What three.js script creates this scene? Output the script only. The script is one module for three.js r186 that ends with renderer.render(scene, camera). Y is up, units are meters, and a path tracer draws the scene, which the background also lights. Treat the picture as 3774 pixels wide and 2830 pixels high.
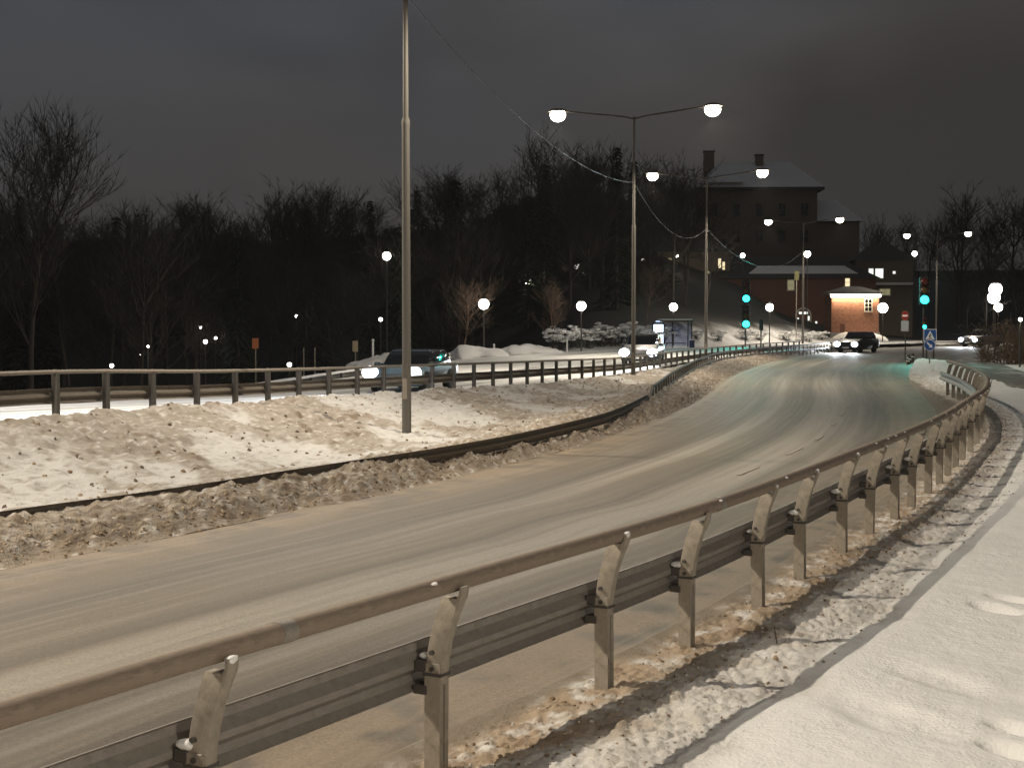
import * as THREE from 'three';
import { mergeGeometries, toCreasedNormals } from 'three/addons/utils/BufferGeometryUtils.js';
import { RoundedBoxGeometry } from 'three/addons/geometries/RoundedBoxGeometry.js';

// ---------------------------------------------------------------- camera, sky, exposure
const scene = new THREE.Scene();
const camera = new THREE.PerspectiveCamera(28.22, 1024 / 767, 0.1, 1500);
camera.position.set(0, 2.8, 0);
camera.rotation.x = -0.04467;
const renderer = new THREE.WebGLRenderer();
renderer.toneMapping = THREE.LinearToneMapping;
renderer.toneMappingExposure = 1;
renderer.shadowMap.enabled = true;

// seeded random numbers and value noise
let seed = 7;
const rnd = () => { seed = (seed * 1664525 + 1013904223) % 4294967296; return seed / 4294967296; };
const reseed = s => { seed = s; };
const rr = (a, b) => a + (b - a) * rnd();
const hash = (x, y) => { let h = Math.imul(x | 0, 374761393) ^ Math.imul(y | 0, 668265263); h = Math.imul(h ^ (h >>> 13), 1274126177); return ((h ^ (h >>> 16)) >>> 0) / 4294967296; };
function vn(x, y) {
  const i = Math.floor(x), j = Math.floor(y); let a = x - i, b = y - j;
  a = a * a * (3 - 2 * a); b = b * b * (3 - 2 * b);
  const p = hash(i, j), q = hash(i + 1, j), r = hash(i, j + 1), s = hash(i + 1, j + 1);
  return p + (q - p) * a + (r - p) * b + (p - q - r + s) * a * b;
}
function fbm(x, y, o = 4) { let s = 0, w = 0.5, t = 0; for (let k = 0; k < o; k++) { s += w * vn(x, y); t += w; w *= 0.5; x = x * 2.03 + 17.3; y = y * 2.03 - 9.1; } return s / t; }
// broken lumps: [height of the lump 0..1, tone of the lump 0..1]
function lumps(x, y) {
  const i = Math.floor(x), j = Math.floor(y); let best = 9, second = 9, id = 0;
  for (let a = -1; a < 2; a++) for (let b = -1; b < 2; b++) { const u = i + a, v = j + b, h = hash(u * 3 + 11, v * 3 + 5), k = hash(u * 7 - 2, v * 5 + 9), dx = u + 0.15 + 0.7 * h - x, dy = v + 0.15 + 0.7 * k - y, q = Math.sqrt(dx * dx + dy * dy) / (0.6 + 0.7 * hash(u + 31, v - 17)); if (q < best) { second = best; best = q; id = hash(u * 13 + 1, v * 17 + 3); } else if (q < second) second = q; }
  return [Math.min(1, (second - best) * 1.6) * (0.4 + 0.6 * id), id];
}
const clamp = (x, a = 0, b = 1) => Math.min(b, Math.max(a, x));
const ss = (a, b, x) => { const t = clamp((x - a) / (b - a)); return t * t * (3 - 2 * t); };
const lerp = (a, b, t) => a + (b - a) * t;
const mix3 = (a, b, t) => [lerp(a[0], b[0], t), lerp(a[1], b[1], t), lerp(a[2], b[2], t)];
// smooth monotone curve through [x, d] points, read as x(d)
function curve(pts) {
  const n = pts.length, X = pts.map(p => p[1]), Y = pts.map(p => p[0]), s = [], m = [];
  for (let i = 0; i < n - 1; i++) s.push((Y[i + 1] - Y[i]) / (X[i + 1] - X[i]));
  m[0] = s[0]; m[n - 1] = s[n - 2];
  for (let i = 1; i < n - 1; i++) m[i] = s[i - 1] * s[i] <= 0 ? 0 : 2 * s[i - 1] * s[i] / (s[i - 1] + s[i]);
  return d => {
    if (d <= X[0]) return Y[0] + m[0] * (d - X[0]);
    if (d >= X[n - 1]) return Y[n - 1] + m[n - 1] * (d - X[n - 1]);
    let i = 0; while (d > X[i + 1]) i++;
    const h = X[i + 1] - X[i], t = (d - X[i]) / h, t2 = t * t, t3 = t2 * t;
    return (2 * t3 - 3 * t2 + 1) * Y[i] + (t3 - 2 * t2 + t) * h * m[i] + (3 * t2 - 2 * t3) * Y[i + 1] + (t3 - t2) * h * m[i + 1];
  };
}

// low winter cloud lit from below by the town
{
  const W = 1024, Hh = 512, a = new Float32Array(W * Hh * 4);
  for (let j = 0; j < Hh; j++) for (let i = 0; i < W; i++) {
    const el = ((j + 0.5) / Hh - 0.5) * Math.PI, az = (i + 0.5) / W * 2 * Math.PI;
    const x = Math.cos(az) * Math.cos(el), z = Math.sin(az) * Math.cos(el), y = Math.sin(el);
    const k = 1 / (0.25 + Math.max(y, 0));
    const n = fbm(x * k * 1.1 + 9, z * k * 1.1 + 4, 5) * 0.75 + fbm(x * 9 + 40, z * 9 + y * 14, 3) * 0.25;
    const b = 0.027 + 0.028 * ss(0.34, 0.68, n) + 0.02 * ss(0.1, 0.21, y);
    const w = ss(0.35, 0.7, fbm(x * 2 + 3, z * 2 + y * 3 + 8, 3));
    const o = (j * W + i) * 4;
    a[o] = b * lerp(0.92, 1.08, w); a[o + 1] = b * lerp(0.98, 1.0, w); a[o + 2] = b * lerp(1.13, 0.94, w); a[o + 3] = 1;
  }
  const sky = new THREE.DataTexture(a, W, Hh, THREE.RGBAFormat, THREE.FloatType);
  sky.mapping = THREE.EquirectangularReflectionMapping; sky.magFilter = THREE.LinearFilter; sky.needsUpdate = true;
  scene.background = sky; scene.environment = sky;
}
scene.fog = new THREE.FogExp2(new THREE.Color(0.95, 0.95, 0.95), 0.0001);
const LAMP = new THREE.Color(1, 0.885, 0.72), COOL = new THREE.Color(0.86, 0.93, 1), SIGNAL = new THREE.Color(0.02, 0.85, 0.72);
const STREET_POWER = 430;

// ---------------------------------------------------------------- helpers
const taken = {};
const numbered = n => { const k = taken[n] = (taken[n] ?? -1) + 1; return k ? n + '_' + String(k).padStart(3, '0') : n; };
const V = (x, y, d) => new THREE.Vector3(x, y, -d);
function tag(o, label, category, group, kind) { if (label) o.userData.label = label; if (category) o.userData.category = category; if (group) o.userData.group = group; if (kind) o.userData.kind = kind; return o; }
function thing(name, label, category, [x, y, d] = [0, 0, 0], turn = 0, group) {
  const g = new THREE.Group(); g.name = numbered(name); g.position.set(x, y, -d); g.rotation.y = turn; scene.add(g); return tag(g, label, category, group);
}
function mesh(name, geo, mat, parent = scene) {
  if (Array.isArray(geo)) geo = geo.length > 1 ? mergeGeometries(geo.map(plain)) : geo[0];
  const m = new THREE.Mesh(geo, mat); m.name = parent === scene ? numbered(name) : name; m.castShadow = m.receiveShadow = true; parent.add(m); return m;
}
function plain(g) { g = g.index ? g.toNonIndexed() : g; for (const k of Object.keys(g.attributes)) if (!['position', 'normal', 'uv'].includes(k)) g.deleteAttribute(k); if (!g.attributes.uv) g.setAttribute('uv', new THREE.BufferAttribute(new Float32Array(g.attributes.position.count * 2), 2)); return g; }
const box = (w, h, d, x = 0, y = 0, z = 0, ry = 0) => { const g = new THREE.BoxGeometry(w, h, d); if (ry) g.rotateY(ry); return g.translate(x, y, z); };
const rbox = (w, h, d, r, x = 0, y = 0, z = 0) => new RoundedBoxGeometry(w, h, d, 2, r).translate(x, y, z);
const cyl = (r0, r1, h, x = 0, y = 0, z = 0, n = 12) => new THREE.CylinderGeometry(r1, r0, h, n).translate(x, y + h / 2, z);
function rod(a, b, r, n = 8, r2 = r) { const v = b.clone().sub(a), g = new THREE.CylinderGeometry(r2, r, v.length(), n); g.applyQuaternion(new THREE.Quaternion().setFromUnitVectors(new THREE.Vector3(0, 1, 0), v.clone().normalize())); const m = a.clone().add(b).multiplyScalar(0.5); return g.translate(m.x, m.y, m.z); }
const tube = (pts, r, n = 8, seg = pts.length * 3) => new THREE.TubeGeometry(new THREE.CatmullRomCurve3(pts), seg, r, n, false);
const std = (r, g, b, rough = 0.8, metal = 0, more = {}) => new THREE.MeshStandardMaterial({ color: new THREE.Color().setRGB(r, g, b), roughness: rough, metalness: metal, ...more });
const glow = (c, k) => new THREE.MeshStandardMaterial({ color: 0x111111, roughness: 0.5, emissive: c, emissiveIntensity: k });
function grid(rows, cols, at, color) {            // at(i, j) -> [x, y, d]; color(x, d, y, i, j) -> rgb
  const p = new Float32Array(rows * cols * 3), c = new Float32Array(rows * cols * 3), uv = new Float32Array(rows * cols * 2), ix = [];
  for (let i = 0; i < rows; i++) for (let j = 0; j < cols; j++) {
    const k = i * cols + j, [x, y, d] = at(i, j), q = color(x, d, y, i, j);
    p.set([x, y, -d], k * 3); c.set(q, k * 3); uv.set([x, d], k * 2);
    if (i < rows - 1 && j < cols - 1) ix.push(k, k + 1, k + cols, k + 1, k + cols + 1, k + cols);
  }
  const g = new THREE.BufferGeometry();
  g.setAttribute('position', new THREE.BufferAttribute(p, 3)); g.setAttribute('color', new THREE.BufferAttribute(c, 3)); g.setAttribute('uv', new THREE.BufferAttribute(uv, 2));
  g.setIndex(ix); g.computeVertexNormals(); return g;
}
// a profile [outward offset, height] swept along a curve x(d)
function sweep(f, ds, profile, yOf = () => 0, closed = true) {
  const n = profile.length, pos = [], ix = [], uv = [];
  ds.forEach((d, i) => {
    const x = f(d), s = (f(d + 0.05) - f(d - 0.05)) / 0.1, l = Math.hypot(1, s), nx = 1 / l, nd = -s / l, y = yOf(d);
    profile.forEach(([o, h], k) => { pos.push(x + nx * o, y + h, -(d + nd * o)); uv.push(k / n, i * 0.3); });
  });
  for (let i = 0; i < ds.length - 1; i++) for (let k = 0; k < (closed ? n : n - 1); k++) { const a = i * n + k, b = i * n + (k + 1) % n; ix.push(a, b, a + n, b, b + n, a + n); }
  if (closed) for (const [a, b, c] of THREE.ShapeUtils.triangulateShape(profile.map(q => new THREE.Vector2(...q)), [])) { const e = (ds.length - 1) * n; ix.push(a, c, b, e + a, e + b, e + c); }
  const g = new THREE.BufferGeometry(); g.setAttribute('position', new THREE.Float32BufferAttribute(pos, 3)); g.setAttribute('uv', new THREE.Float32BufferAttribute(uv, 2)); g.setIndex(ix);
  g.computeVertexNormals();
  return toCreasedNormals(g, 0.6);
}
const range = (a, b, n) => Array.from({ length: n + 1 }, (_, i) => a + (b - a) * i / n);
const frame = (f, d) => { const s = (f(d + 0.1) - f(d - 0.1)) / 0.2, l = Math.hypot(1, s); return { x: f(d), tx: s / l, td: 1 / l, nx: 1 / l, nd: -s / l, turn: Math.atan2(-s, 1) }; };
function stepAlong(f, d0, d1, step) { const out = []; let d = d0; while (d < d1) { out.push(d); const s = (f(d + 0.1) - f(d)) / 0.1; d += step / Math.hypot(1, s); } return out; }
function texture(n, fn, rep, srgb = false) {
  const a = new Uint8Array(n * n * 4);
  for (let j = 0; j < n; j++) for (let i = 0; i < n; i++) { const v = fn(i / n, j / n), o = (j * n + i) * 4; const c = Array.isArray(v) ? v : [v, v, v]; a[o] = clamp(c[0]) * 255; a[o + 1] = clamp(c[1]) * 255; a[o + 2] = clamp(c[2]) * 255; a[o + 3] = 255; }
  const t = new THREE.DataTexture(a, n, n); t.wrapS = t.wrapT = THREE.RepeatWrapping; t.magFilter = THREE.LinearFilter; t.repeat.set(rep, rep); if (srgb) t.colorSpace = THREE.SRGBColorSpace; t.needsUpdate = true; return t;
}
// tileable noise: fade between two shifted copies
const tile = (f, u, v, k) => { const a = f(u * k, v * k), b = f((u - 1) * k, v * k), c = f(u * k, (v - 1) * k), d = f((u - 1) * k, (v - 1) * k); return a * (1 - u) * (1 - v) + b * u * (1 - v) + c * (1 - u) * v + d * u * v; };

// ---------------------------------------------------------------- plan of the place
const R = curve([[-4.95, 0], [-2.45, 5.6], [-0.42, 9.3], [1.5, 12.75], [3.85, 17.75], [6.45, 23.6], [8.6, 29.1], [10.45, 34], [12.6, 41], [14.3, 48.2], [15.3, 53.6], [16.8, 62]]);        // guard rail by the footpath
const L = curve([[-16, -5], [-9.2, 11], [-6.05, 17.9], [-4.7, 20.1], [-3.1, 23.2], [-1.45, 26.3], [-0.15, 29.2], [1.2, 33], [2.3, 36.6], [4.0, 45], [5.9, 56], [9.6, 76], [12.2, 87], [15.8, 97], [20, 106.5], [25, 118]]);   // rail on the other side of the carriageway
const LF = curve([[-15, -6], [-8.4, 11], [-5.6, 16.8], [-4.75, 18.4], [-4.05, 19.7], [-3.05, 21.8], [-1.88, 24.1], [-0.17, 28.3], [1.35, 32.4], [3.4, 39], [6.1, 50], [9.6, 67.8], [13.4, 83.8], [20.4, 107], [26.8, 122], [33.4, 134], [40, 142], [50, 153]]);
const RR = curve([[-5.6, 0], [-2.95, 5.6], [-1.05, 9.3], [0.9, 12.75], [3.2, 17.75], [5.7, 23.6], [7.8, 29.1], [9.5, 34], [11.4, 41], [13.5, 50], [15.9, 61], [17.6, 68], [20.6, 79], [25, 91], [32, 98], [46, 105], [80, 113], [300, 140]]);
const FR = curve([[-22, -6], [-16.5, 5], [-12.4, 14], [-9.3, 21], [-7.95, 25.2], [-7.05, 28.8], [-6.1, 32], [-5.15, 35.6], [-4.1, 39], [-1.9, 45.5], [0.96, 53.8], [5.36, 67.5], [9.4, 82], [13.8, 95], [18.8, 106.5], [24.6, 119.5], [31, 131], [37.5, 140], [46, 150]]);
const FE = curve([[-30, -6], [-19, 17], [-15.9, 25], [-12.6, 36], [-9.7, 45], [-8.1, 50], [-7.1, 57], [-6.1, 64], [-5.0, 72], [-2.8, 86.6], [1.5, 100], [6, 109], [13.6, 119.5], [21, 129], [29, 139], [37, 147], [46, 155.5]]);
const SL = curve([[12, 0], [12.6, 10], [13.8, 25], [16, 40], [19.06, 56.8], [22.15, 73.6], [25.3, 92]]);
const SR = curve([[17, 0], [18, 25], [19.5, 45], [21.5, 58], [25.6, 76.4], [31, 99], [33, 106]]);
const T1 = curve([[-1.6, 5], [0.3, 9.39], [1.2, 11.04], [2.06, 13.04], [2.84, 14.62], [3.74, 16.35], [4.96, 19.04], [6.45, 22.79], [8.18, 26.95], [10.19, 32.13], [11.79, 37.06], [13.89, 44.6], [15.9, 53]]);
const T2 = curve([[-0.7, 5], [1.11, 9.56], [1.7, 10.91], [2.28, 11.9], [2.65, 12.58], [4.14, 15.89], [4.93, 17.71], [5.66, 19.41], [6.52, 21.51], [7.81, 24.7], [9.68, 29.64], [11.44, 34.29], [13.5, 41], [16.45, 52.5]]);
const farBase = curve([[1.2, 5], [1.12, 25], [1.03, 29], [0.92, 34], [0.8, 39], [0.68, 45.5], [0.55, 53.8], [0.4, 67], [0.36, 80], [0.36, 200]]);      // crest of the bank under the far rail
const farRoadY = d => lerp(0.92, 0.4, ss(24, 47, d)) - 0.08 * ss(47, 70, d);       // the far carriageway lies higher, then drops to meet the near one
// open ground: snowy verges, a low-lying left, wooded hill behind
function groundY(x, d) {
  const beyond = FE(clamp(d, 20, 155)) - x;
  let y = -0.06;
  if (d > 20 && beyond > 0) {
    const leftLow = ss(0, -10, x - (d - 78) * 0.12), b = Math.max(beyond, 0);
    y += farRoadY(d) - 0.1 - 4.4 * leftLow * ss(1, 16, b) * ss(190, 110, d);
    y += 1.9 * ss(1.5, 11, b) * ss(-2, 9, x) * ss(100, 122, d) * ss(33, 27, x);
  } else if (d > 20) y += 0;
  const hill = ss(120, 235, d + Math.max(0, -x) * 0.18 - Math.min(60, Math.max(0, x - 12) * 1.6));
  y += hill * (11 + 6 * Math.exp(-(((x - 12) / 26) ** 2))) + hill * 3 * (fbm(x * 0.03, d * 0.03, 3) - 0.5);
  return y;
}

// ---------------------------------------------------------------- surfaces
const snowBump = texture(512, (u, v) => 0.55 * tile((a, b) => fbm(a, b, 4), u, v, 24) + 0.45 * tile((a, b) => fbm(a, b, 3), u, v, 90), 0.7);
const roadBump = texture(512, (u, v) => tile((a, b) => fbm(a, b, 3), u, v, 120), 0.9);
const roadGrain = texture(512, (u, v) => { const n = tile((a, b) => fbm(a, b, 4), u, v, 70); return 0.8 + 0.75 * (n - 0.5) + 0.2 * (hash(u * 512 | 0, v * 512 | 0) - 0.5); }, 0.8);
const snowMat = new THREE.MeshStandardMaterial({ vertexColors: true, roughness: 0.85, bumpMap: snowBump, bumpScale: 0.022 });
const bankMat = new THREE.MeshStandardMaterial({ vertexColors: true, roughness: 0.9, bumpMap: snowBump, bumpScale: 0.035 });
const roadMat = new THREE.MeshStandardMaterial({ vertexColors: true, roughness: 0.68, map: roadGrain, bumpMap: roadBump, bumpScale: 0.004 });
const CLEAN = [0.8, 0.79, 0.77], GREY = [0.5, 0.465, 0.42], TAN = [0.33, 0.245, 0.16], BROWN = [0.18, 0.12, 0.07], SLUSH = [0.162, 0.131, 0.094], WET = [0.094, 0.077, 0.057], PALE = [0.275, 0.245, 0.2], WOOD = [0.03, 0.029, 0.026];

const ground = mesh('ground', grid(230, 200, (i, j) => { const d = -60 + 560 * Math.pow(i / 229, 1.25), x = -260 + 520 * (0.5 + 0.5 * Math.sign(j / 199 - 0.5) * Math.pow(Math.abs(2 * j / 199 - 1), 1.5)); return [x, groundY(x, d), d]; }, (x, d) => {
  const beyond = FE(clamp(d, 20, 155)) - x;
  let snow = d < 20 || beyond < 0 ? ss(165, 150, d) : ss(-9, -2, x - (d - 95) * 0.1) * ss(9, 5, beyond) * ss(152, 140, d);
  snow = ss(0.35, 0.65, snow + (fbm(x * 0.5, d * 0.5, 3) - 0.5) * 0.8);
  return mix3(WOOD, mix3(CLEAN, GREY, 0.5 * fbm(x * 0.8, d * 0.8, 3)), snow);
}), snowMat);
tag(ground, null, null, null, 'structure');

// carriageway: brown slush pressed into bands by the wheels
const laneBand = (s, d) => {      // s: metres from the left edge
  let w = 0;
  for (const [c, k, a] of [[2.0, 0.35, 0.45], [3.5, 0.4, 0.6], [4.9, 0.22, 0.5], [5.9, 0.45, 0.9], [7.5, 0.42, 0.95], [9.0, 0.3, 0.6]]) { const q = (s - c - 0.22 * (fbm(d * 0.06 + c * 7, c, 2) - 0.5)) / k; w += a * Math.exp(-q * q); }
  return w;
};
const roadDs = []; for (let d = -8; d < 170;) { roadDs.push(d); d += Math.max(0.12, Math.abs(d) * 0.006); }
const road = mesh('road', grid(roadDs.length, 190, (i, j) => {
  const d = roadDs[i], a = LF(d) - 0.25, b = RR(d) + 0.15, x = lerp(a, b, j / 189); return [x, 0.01 * (fbm(x * 1.2, d * 0.35, 3) - 0.5), d];
}, (x, d) => {
  const c = 1 / Math.hypot(1, (LF(d + 0.2) - LF(d)) / 0.2), s = (x - LF(d)) * c, e = (RR(d) - x) * c;
  const streak = fbm(s * 1.5 + 0.12 * fbm(d * 0.2, 4, 2), d * 0.022, 2), thin = fbm(s * 5.5, d * 0.05 + 2, 3), fine = fbm(s * 15, d * 0.22 + 5, 3), spot = fbm(x * 2.2, d * 2.2, 3);
  let col = mix3(SLUSH, PALE, ss(0.44, 0.66, streak * 0.6 + thin * 0.45));
  col = mix3(col, WET, clamp(laneBand(s, d) * ss(0.3, 0.55, thin * 0.6 + fbm(s * 0.7 + 3, d * 0.05, 3) * 0.45) * 1.25 + ss(0.54, 0.4, streak) * 0.35));
  col = mix3(col, fine > 0.5 ? PALE : WET, Math.abs(fine - 0.5) * 1.1);
  col = mix3(col, TAN, clamp(ss(2.0, 0.2, e) * 0.6 * ss(0.3, 0.6, spot + 0.1) + ss(1.4, 0.1, s) * 0.45 * ss(0.35, 0.6, spot)));
  return col;
}), roadMat);
tag(road, null, null, null, 'structure');
// worn lane dashes
const paint = std(0.24, 0.215, 0.18, 0.8);
{
  const c = curve([[3.86, 26.4], [5.85, 31.45], [7.05, 34.9], [8.35, 39.5], [10.1, 46], [12.1, 54]]);
  for (const [a, b] of [[26.71, 28.1], [30.63, 32.25], [34.17, 35.6], [38.8, 40.1], [42.6, 44], [46.6, 48]]) mesh('lane_dash', sweep(c, range(a, b, 6), [[-0.04, 0.008], [0.04, 0.008], [0.04, 0.013], [-0.04, 0.013]]), paint, road);
}

// snow bank thrown up between the carriageways
const bankDs = []; for (let d = 10; d < 152;) { bankDs.push(d); d += Math.max(0.06, d * 0.0026); }
function bankY(x, d) {
  const c = 1 / Math.hypot(1, (LF(d + 0.2) - LF(d)) / 0.2), t = (LF(d) - x) * c, w = (x - FR(d)) * 0.76;
  const crest = lerp(0.41, 0.3, ss(40, 60, d)), wide = lerp(0.75, 1.5, ss(26, 48, d));
  const lump = fbm(x * 5.5, d * 4.2, 4) - 0.5 + 0.5 * Math.abs(fbm(x * 11 + 3, d * 9, 3) - 0.5), big = fbm(x * 1.3, d * 0.9, 3) - 0.5;
  let y = crest * Math.pow(ss(0, wide, t + big * 0.22), 0.75) - 0.24 * ss(wide * 0.9, wide + 1.8, t);
  y += (0.12 * lump + 0.16 * big) * ss(-0.02, 0.3, t) * (t < wide + 0.4 ? 1 : 0.75);
  const near = t < wide + 0.3, broken = near ? 1 : ss(0.4, 0.58, fbm(x * 0.55 + d * 0.16, d * 0.3, 3)), [lh] = lumps(x * (near ? 7 : 5), d * (near ? 5.2 : 3.6)), [lf] = lumps(x * 15 + 3, d * 11);
  y += ss(0, 0.25, t) * broken * (0.045 * lh + 0.02 * lf);
  const fb = farBase(d), W = (LF(d) - FR(d)) * c, q = clamp((t - wide) / Math.max(W - wide - 0.5, 0.3));
  y += (fb - 0.2) * Math.pow(q, 1.6) + 0.1 * lump * ss(0.5, 1, q) - (fb - farRoadY(d) + 0.06) * ss(0.45, -0.1, W - t);
  const rut = fbm((x - d * 0.55) * 1.4, d * 0.15 + x * 0.1, 3) - 0.5;           // slabs that slid down from the plough
  y += 0.22 * rut * ss(0.0, 0.4, W - t) * ss(wide + 0.5, wide + 2.2, t);
  return y;
}
const bank = mesh('snow_bank', grid(bankDs.length, 300, (i, j) => {
  const d = bankDs[i], a = LF(d), w = a - FR(d), q = j / 299, x = a - w * (0.35 * q + 0.65 * q * q); return [x, j === 0 ? -0.02 : bankY(x, d), d];
}, (x, d) => {
  const c = 1 / Math.hypot(1, (LF(d + 0.2) - LF(d)) / 0.2), t = (LF(d) - x) * c;
  const clods = fbm(x * 6, d * 4.5, 4), patch = fbm(x * 0.55 + d * 0.16, d * 0.3, 3), fine = fbm(x * 22, d * 17, 3);
  const dirt = t < 1.6 ? 0.8 - 0.4 * t * 0.55 : lerp(0.4, 0.72, ss(0.42, 0.6, patch)) - 0.22 * ss(0.5, 0.36, patch);
  const near = t < lerp(0.75, 1.5, ss(26, 48, d)) + 0.3, broken = near ? 1 : ss(0.4, 0.58, patch), [, id] = lumps(x * (near ? 7 : 5), d * (near ? 5.2 : 3.6)), [, idf] = lumps(x * 15 + 3, d * 11);
  let col = mix3([0.4, 0.385, 0.362], [0.25, 0.224, 0.19], clamp(ss(0.32, 0.6, clods + dirt - 0.5)));
  col = mix3(col, near ? [0.2, 0.145, 0.09] : [0.22, 0.185, 0.145], broken * (0.12 + id * 0.45 + idf * 0.3));
  col = mix3(col, [0.52, 0.5, 0.47], broken * ss(0.82, 0.95, idf) * 0.6);
  col = mix3(col, [0.12, 0.085, 0.055], ss(0.9, 0.97, id) * broken * 0.7 + ss(0.62, 0.74, fbm(x * 9 + 70, d * 7, 3) + (t < 0.5 ? 0.06 : -0.03)) * 0.5);
  return col;
}), bankMat);
tag(bank, null, null, null, 'structure');

// far carriageway, packed snow
const frDs = []; for (let d = 20; d < 152;) { frDs.push(d); d += Math.max(0.3, d * 0.009); }
const farRoad = mesh('far_road', grid(frDs.length, 90, (i, j) => { const d = frDs[i], x = lerp(FR(d) + 0.1, FE(d) - 0.6, j / 89); return [x, farRoadY(d) + 0.02 * (fbm(x, d, 3) - 0.5) - 0.2 * ss(0.94, 1, j / 89), d]; }, (x, d) => {
  const q = (FR(d) - x) / (FR(d) - FE(d)), n = fbm(q * 22, d * 0.06, 3), m = fbm(x * 2, d * 2, 3);
  return mix3(mix3([0.66, 0.65, 0.63], CLEAN, m), [0.26, 0.24, 0.21], ss(0.54, 0.7, n) * 0.75 * ss(0.98, 0.8, q));
}), snowMat);
tag(farRoad, null, null, null, 'structure');

// footpath beside the rail: churned, gritted snow, then untouched snow
const pathDs = []; for (let d = 4.5; d < 92;) { pathDs.push(d); d += Math.max(0.018, d * 0.0029); }
function pathY(x, d) {
  const c = 1 / Math.hypot(1, (R(d + 0.2) - R(d)) / 0.2), s = (x - R(d)) * c, a = (x - T1(d)) * c, b = (x - T2(d)) * c, far = ss(58, 52, d);
  const lump = fbm(x * 7, d * 6, 4) - 0.5, mid = fbm(x * 2.6, d * 2.2, 3) - 0.5, big = fbm(x * 0.5, d * 0.45, 3) - 0.5;
  let y = 0.02 + 0.035 * ss(-0.3, 0.4, s);
  const churned = ss(0.35, -0.15, b + mid * 0.5);
  y += ss(0, 0.45, x - RR(d) - 0.1) * churned * (0.05 * lump + 0.06 * mid + 0.026 * lumps(x * 9, d * 7)[0] + 0.007 * lumps(x * 24, d * 19)[0] - 0.01) + 0.035 * ss(-0.1, 0.5, b + mid * 0.3) * far;
  y += ss(0.1, 0.8, b) * (0.02 * (fbm(x * 5 + 2, d * 3.6, 3) - 0.5) + 0.1 * big + 0.03 * (fbm(x * 1.5 + 4, d * 1.1, 2) - 0.5));
  for (const [fx, fd, fr, h] of [[4.5, 14.1, 0.17, 0.1], [4.78, 14.55, 0.15, 0.09], [3.15, 9.45, 0.16, 0.11], [3.33, 9.95, 0.15, 0.09], [3.2, 11.4, 0.3, 0.035], [2.55, 10.3, 0.4, 0.035], [6.1, 17.2, 0.15, 0.08], [7.6, 21.6, 0.16, 0.08], [8.6, 24.3, 0.16, 0.08]]) { const u = (x - fx) * 0.85 + (d - fd) * 0.5, v = (d - fd) * 0.55 - (x - fx) * 0.5, q = (u * u * 2.2 + v * v * 0.8) / (fr * fr); if (q < 5) y -= h * Math.exp(-q * q) * (1 + 0.8 * mid); }
  if (d > 54) { y += 0.32 * Math.exp(-(((x - 22.6) / 2.6) ** 2) - (((d - 84) / 7) ** 2)) + ss(56, 60, d) * (0.05 * lump + 0.12 * big); }
  return y;
}
const pathAt = (i, j) => {
  const d = pathDs[i], a = RR(d) + 0.1, e = SL(d), q = j / 329, w = e - a, n = Math.min(w, 4.6), x = q < 0.9 ? a + n * q / 0.9 : a + n + (w - n) * (q - 0.9) / 0.1;
  return [x, j === 0 ? -0.02 : pathY(x, d), d];
};
const path = mesh('footpath', grid(pathDs.length, 330, pathAt, (x, d) => {
  const c = 1 / Math.hypot(1, (R(d + 0.2) - R(d)) / 0.2), s = (x - R(d)) * c, a = (x - T1(d)) * c, b = (x - T2(d)) * c, far = ss(58, 52, d);
  const n1 = fbm(x * 6, d * 5, 4), n2 = fbm(x * 1.7, d * 1.4, 3), fine = fbm(x * 26, d * 22, 3), mid = fbm(x * 2.6, d * 2.2, 3) - 0.5;
  let col = mix3(CLEAN, GREY, clamp(ss(0.5, -0.2, b + mid * 0.6) * ss(0.2, 0.62, n1 * 0.6 + fine * 0.5)) * 0.5 * far);
  const [, id] = lumps(x * 9, d * 7), [, idf] = lumps(x * 24, d * 19), churned = ss(0.35, -0.15, b + mid * 0.5) * far;
  col = mix3(col, [0.36, 0.32, 0.27], churned * (0.08 + 0.3 * id + 0.25 * idf));
  const strip = ss(0.8, 0.2, s + (n2 - 0.5) * 0.7) * lerp(1, 0.55, ss(20, 30, d));
  col = mix3(col, TAN, clamp(strip * ss(0.26, 0.56, n1) * 0.8 + strip * 0.15));
  col = mix3(col, BROWN, clamp(strip * ss(0.5, 0.95, id * 0.5 + idf * 0.5)) * 0.7);
  if (s < -0.1) col = mix3(col, SLUSH, ss(-0.1, -0.4, s + mid * 0.4) * 0.85);
  return col;
}), snowMat);
tag(path, null, null, null, 'structure');
const sideRoad = mesh('side_road', grid(120, 40, (i, j) => { const d = 2 + 96 * i / 119, x = lerp(SL(d), SR(d), j / 39); return [x, 0.005 + 0.02 * (fbm(x * 2, d, 3) - 0.5), d]; }, (x, d) => mix3([0.17, 0.14, 0.11], GREY, ss(0.5, 0.72, fbm(x * 1.8, d * 0.4, 4)))), roadMat);
tag(sideRoad, null, null, null, 'structure');

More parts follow.
